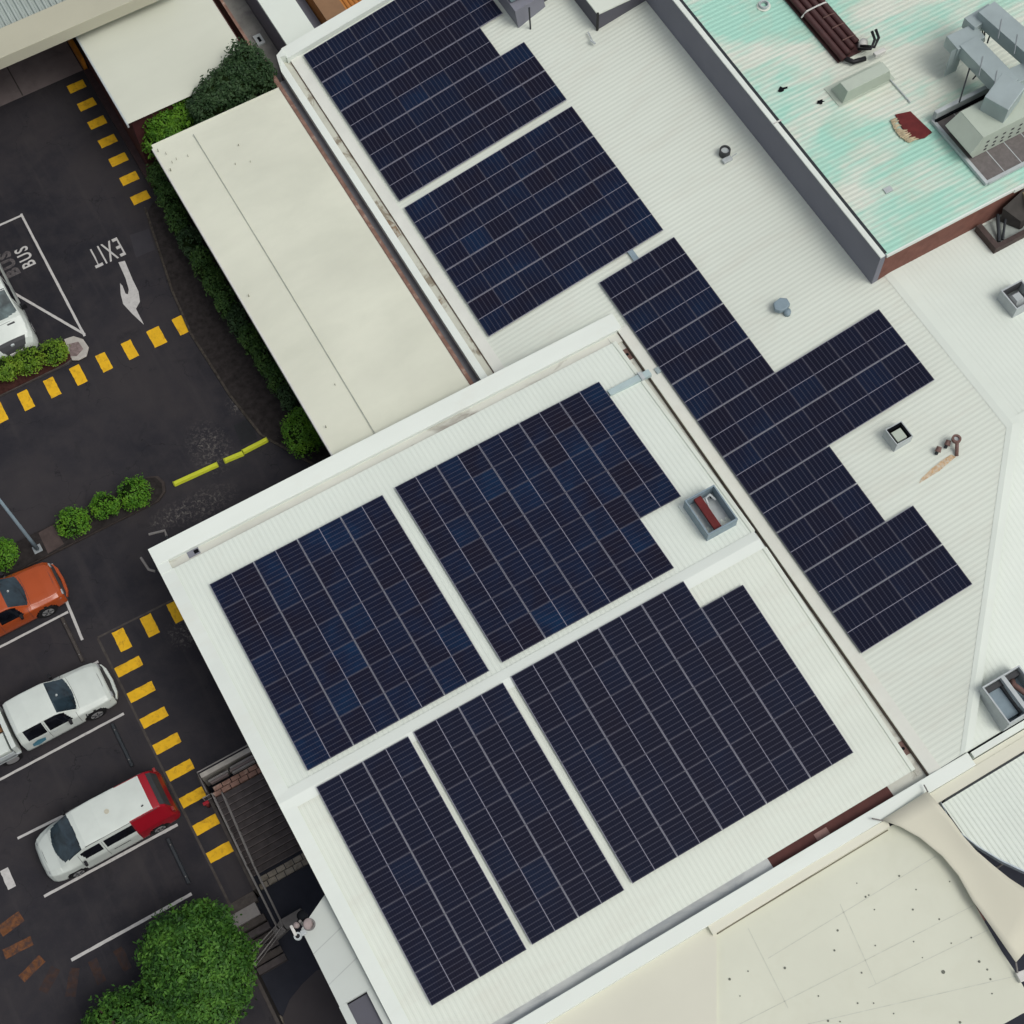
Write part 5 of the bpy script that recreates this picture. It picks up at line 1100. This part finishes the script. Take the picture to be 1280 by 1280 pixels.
# --- pickups: cab + bonnet facing +X
pst = [(-2.34, 1.45, .62, 1.10, .86, .88), (-2.28, 1.66, .66, 1.12, .88, .91), (-2.15, 1.73, .68, 1.12, .90, .92), (-1.6, 1.76, .69, 1.11, .91, .925), (-.80, 1.74, .685, 1.10, .91, .925), (-.62, 1.67, .68, 1.10, .91, .925), (-.30, 1.42, .69, 1.09, .905, .925), (.02, 1.17, .72, 1.06, .895, .92), (.35, 1.13, .74, 1.02, .885, .92), (.80, 1.09, .73, .98, .87, .91), (1.08, 1.03, .68, .93, .84, .89), (1.22, .96, .60, .86, .78, .86), (1.30, .82, .52, .74, .72, .80), (1.36, .66, .42, .58, .62, .70)]
def preg(paint, belt='low'):
    def f(x, zone, yn, tt, sgn, z):
        if -.68 < x < .0-.13*yn**2+.06 and zone == 'top' and yn < .97: return ('windscreen', 'glass')
        if zone == 'side' and .05 < tt < .92:
            if -2.05 < x < -1.33: return ('side_window', 'glassdark')
            if -1.22 < x < -.30-.2*(1-tt): return ('door_window', 'glassdark')
        if x > 1.27: return ('grille', 'cargrey')
        return ('body', paint)
    return f
def pickup(root, paint, logo=False, tray=True, lampc='lamp'):
    vehicle(root, pst, .36, preg(paint), 200, (.42,), .38, seams=(-1.28, -.12), bonnet=((.10, 1.0), (1.12, .98)))
    for sg in (1, -1):
        MB().hexa([(-.48, sg*.91, 1.12), (-.36, sg*.91, 1.12), (-.38, sg*1.10, 1.14), (-.48, sg*1.10, 1.14), (-.48, sg*.91, 1.30), (-.36, sg*.91, 1.30), (-.38, sg*1.09, 1.30), (-.48, sg*1.09, 1.30)]).build('wing_mirror', M['black'], root, bevel=.02)
        MB().hexa([(1.10, sg*.55, .88), (1.30, sg*.50, .82), (1.30, sg*.70, .76), (1.10, sg*.86, .80), (1.08, sg*.60, .99), (1.27, sg*.53, .90), (1.28, sg*.70, .85), (1.08, sg*.83, .90)]).build('headlight', M[lampc], root, bevel=.01)
    # front bumper
    MB().prism([(1.14, -.84), (1.36, -.74), (1.46, -.5), (1.50, 0), (1.46, .5), (1.36, .74), (1.14, .84), (1.26, .66), (1.36, .3), (1.38, 0), (1.36, -.3), (1.26, -.66)], .42, .60).build('front_bumper', M[paint], root, bevel=.025)
    mb = MB(); mb.tube([(-.02, -.5, 1.235), (-.10, .1, 1.31)], .012, 5); mb.build('wiper', M['black'], root)
    MB().tube([(-.45, .02, 1.60), (-.42, .02, 1.64)], .04, 8).build('mirror_mount', M['ventpale'], root)
    return root
ute = empty('tray_ute', (-6.47, 23.52, 0), 0, 'white tray ute with teal door mark parked nose to the right', 'ute')
pickup(ute, 'car_white')
MB().prism([(-1.98, -.935), (-1.62, -.938), (-1.40, -.936), (-1.55, -.936)], .55, .56)
mb = MB(); mb.add([(-2.05, -.932, .58), (-1.85, -.938, .50), (-1.55, -.942, .62), (-1.50, -.938, .86), (-1.78, -.930, .93), (-2.02, -.926, .80)], [(0, 1, 2, 3, 4, 5)]); mb.build('door_mark', M['teal'], ute)
MB().box(-1.15, -.98, -.935, -.925, .92, .96).build('door_handle', M['ventpale'], ute); MB().tube([(.12, -.905, .85), (.16, -.915, .85)], .05, 10).build('indicator', M['cargrey'], ute)
# tray
MB().box(-2.66, -2.48, -.94, .94, .72, 1.42).build('headboard', M['car_white'], ute, bevel=.02)
MB().box(-5.2, -2.67, -.95, .95, .80, .88).build('tray_floor', M['galv2'], ute)
MB().box(-5.2, -2.67, -.98, -.95, .62, 1.12).build('side_board', M['ventpale'], ute); MB().box(-5.2, -2.67, .95, .98, .62, 1.12).build('side_board', M['ventpale'], ute)
MB().box(-4.8, -2.75, -.9, -.15, .88, 1.25).build('tool_box', M['car_white'], ute, bevel=.03)
mb = MB(); [mb.box(-4.8, -2.75, .02+.2*k, .16+.2*k, .88, 1.0+.05*(k % 2)) for k in range(4)]; mb.build('timber_load', M['wood'], ute)
MB().box(-3.2, -2.75, .3, .6, 1.0, 1.25).build('green_sack', M['leaf_dark'], ute, bevel=.04)
for sg in (1, -1):
    wh = MB().tube([(-2.95, sg*.83-.11, .38), (-2.95, sg*.83+.11, .38)], .38, 24).build('wheel', M['tyre'], ute, bevel=.02); MB().tube([(-2.95, sg*.83+sg*.10, .38), (-2.95, sg*.83+sg*.13, .38)], .24, 18).build('rim', M['rim'], wh)
    MB().box(-3.4, -2.5, sg*.95-.03, sg*.95+.03, .72, .80).build('mudguard', M['ventpale'], ute)
org = empty('orange_pickup', (-6.47, 28.22, 0), 0, 'orange pickup cut by the left edge, nose to the right', 'pickup')
pickup(org, 'car_orange')
MB().box(-5.0, -2.42, -.93, .93, .45, 1.15).build('cargo_bed', M['car_orange'], org, bevel=.04)
for sg in (1, -1):
    wh = MB().tube([(-3.1, sg*.83-.11, .38), (-3.1, sg*.83+.12, .38)], .38, 24).build('wheel', M['tyre'], org, bevel=.02); MB().tube([(-3.1, sg*.83+sg*.10, .38), (-3.1, sg*.83+sg*.14, .38)], .24, 18).build('rim', M['rim'], wh)
# --- white bus, nose towards -Y
bus = empty('minibus', (-2.72, 41.05, 0), -math.pi/2, 'white minibus cut by the left edge behind the bus island', 'minibus')
bst = [(-2.9, 2.2, .8, 1.25, .98, 1.0), (-2.6, 2.45, .82, 1.25, 1.0, 1.02), (.55, 2.45, .82, 1.22, 1.0, 1.03), (.80, 2.36, .81, 1.20, 1.0, 1.03), (1.2, 1.95, .82, 1.18, .99, 1.02), (1.62, 1.45, .86, 1.15, .98, 1.02), (1.95, 1.28, .86, 1.08, .96, 1.01), (2.25, 1.12, .80, 1.0, .93, .99), (2.42, 1.0, .72, .9, .88, .95), (2.55, .8, .60, .74, .80, .86), (2.60, .6, .5, .55, .7, .75)]
def breg(x, zone, yn, tt, sgn, z):
    if .74 < x < 1.56-.10*yn**2 and zone == 'top' and yn < .95: return ('windscreen', 'glasspale')
    if zone == 'side' and .10 < tt < .86:
        if -2.2 < x < -.05: return ('side_window', 'glassdark')
        if .08 < x < 1.0: return ('door_window', 'glassdark')
    if x > 2.30 and (zone == 'top' and yn < .8): return ('grille', 'cargrey')
    return ('body', 'car_white')
vehicle(bus, bst, .3, breg, 220, (-2.0, 1.65), .36, seams=(.02, 1.14), bonnet=((1.68, .98),))
for sg in (1, -1):
    MB().hexa([(1.12, sg*1.0, 1.18), (1.26, sg*1.0, 1.18), (1.24, sg*1.24, 1.2), (1.12, sg*1.24, 1.2), (1.12, sg*1.0, 1.5), (1.26, sg*1.0, 1.5), (1.24, sg*1.23, 1.5), (1.12, sg*1.23, 1.5)]).build('wing_mirror', M['black'], bus, bevel=.02)
    MB().hexa([(1.98, sg*.78, 1.05), (2.35, sg*.72, .95), (2.38, sg*.88, .86), (2.05, sg*.955, .96), (1.96, sg*.80, 1.14), (2.32, sg*.73, 1.03), (2.35, sg*.86, .95), (2.02, sg*.95, 1.04)]).build('headlight', M['cargrey'], bus, bevel=.01)
    MB().hexa([(1.74, sg*.35-.16, 1.36), (1.80, sg*.35-.16, 1.34), (1.80, sg*.35+.16, 1.34), (1.74, sg*.35+.16, 1.36), (1.74, sg*.35-.16, 1.435), (1.80, sg*.35-.16, 1.41), (1.80, sg*.35+.16, 1.41), (1.74, sg*.35+.16, 1.435)]).build('bonnet_vent', M['cargrey'], bus)
MB().box(2.60, 2.64, -.28, .28, .55, .68).build('number_plate', M['bolt'], bus)
MB().tube([(2.44, 0, 1.0), (2.50, 0, .99)], [.09, .07], 12).build('round_emblem', M['ventpale'], bus)

# ------------------------------------------------------------------ light: overcast
w = bpy.data.worlds.new('World'); scene.world = w; w.use_nodes = True; nt = w.node_tree
bg = nt.nodes['Background']; sky = nt.nodes.new('ShaderNodeTexSky'); sky.sky_type = 'NISHITA'; sky.sun_disc = False
SE, SR = R(58), R(150)
sky.sun_elevation = SE; sky.sun_rotation = SR; sky.air_density = 1.0; sky.dust_density = 4.0; sky.ozone_density = 1.0
hs = nt.nodes.new('ShaderNodeHueSaturation'); hs.inputs['Saturation'].default_value = .35
nt.links.new(sky.outputs[0], hs.inputs['Color']); nt.links.new(hs.outputs[0], bg.inputs['Color']); bg.inputs['Strength'].default_value = .12
sd = bpy.data.lights.new('sun', 'SUN'); so_ = bpy.data.objects.new('sun', sd); COL.objects.link(so_)
sd.energy = 1.0; sd.angle = R(25); sd.color = (1, .97, .92)
dirv = Vector((math.sin(SR)*math.cos(SE), math.cos(SR)*math.cos(SE), math.sin(SE)))
so_.rotation_euler = dirv.to_track_quat('Z', 'Y').to_euler()
vs_ = scene.view_settings; vs_.view_transform = 'Standard'; vs_.look = 'None'; vs_.gamma = 1; vs_.exposure = 0.04
scene.render.engine = 'CYCLES'
scene.render.resolution_x = 1024; scene.render.resolution_y = 1024
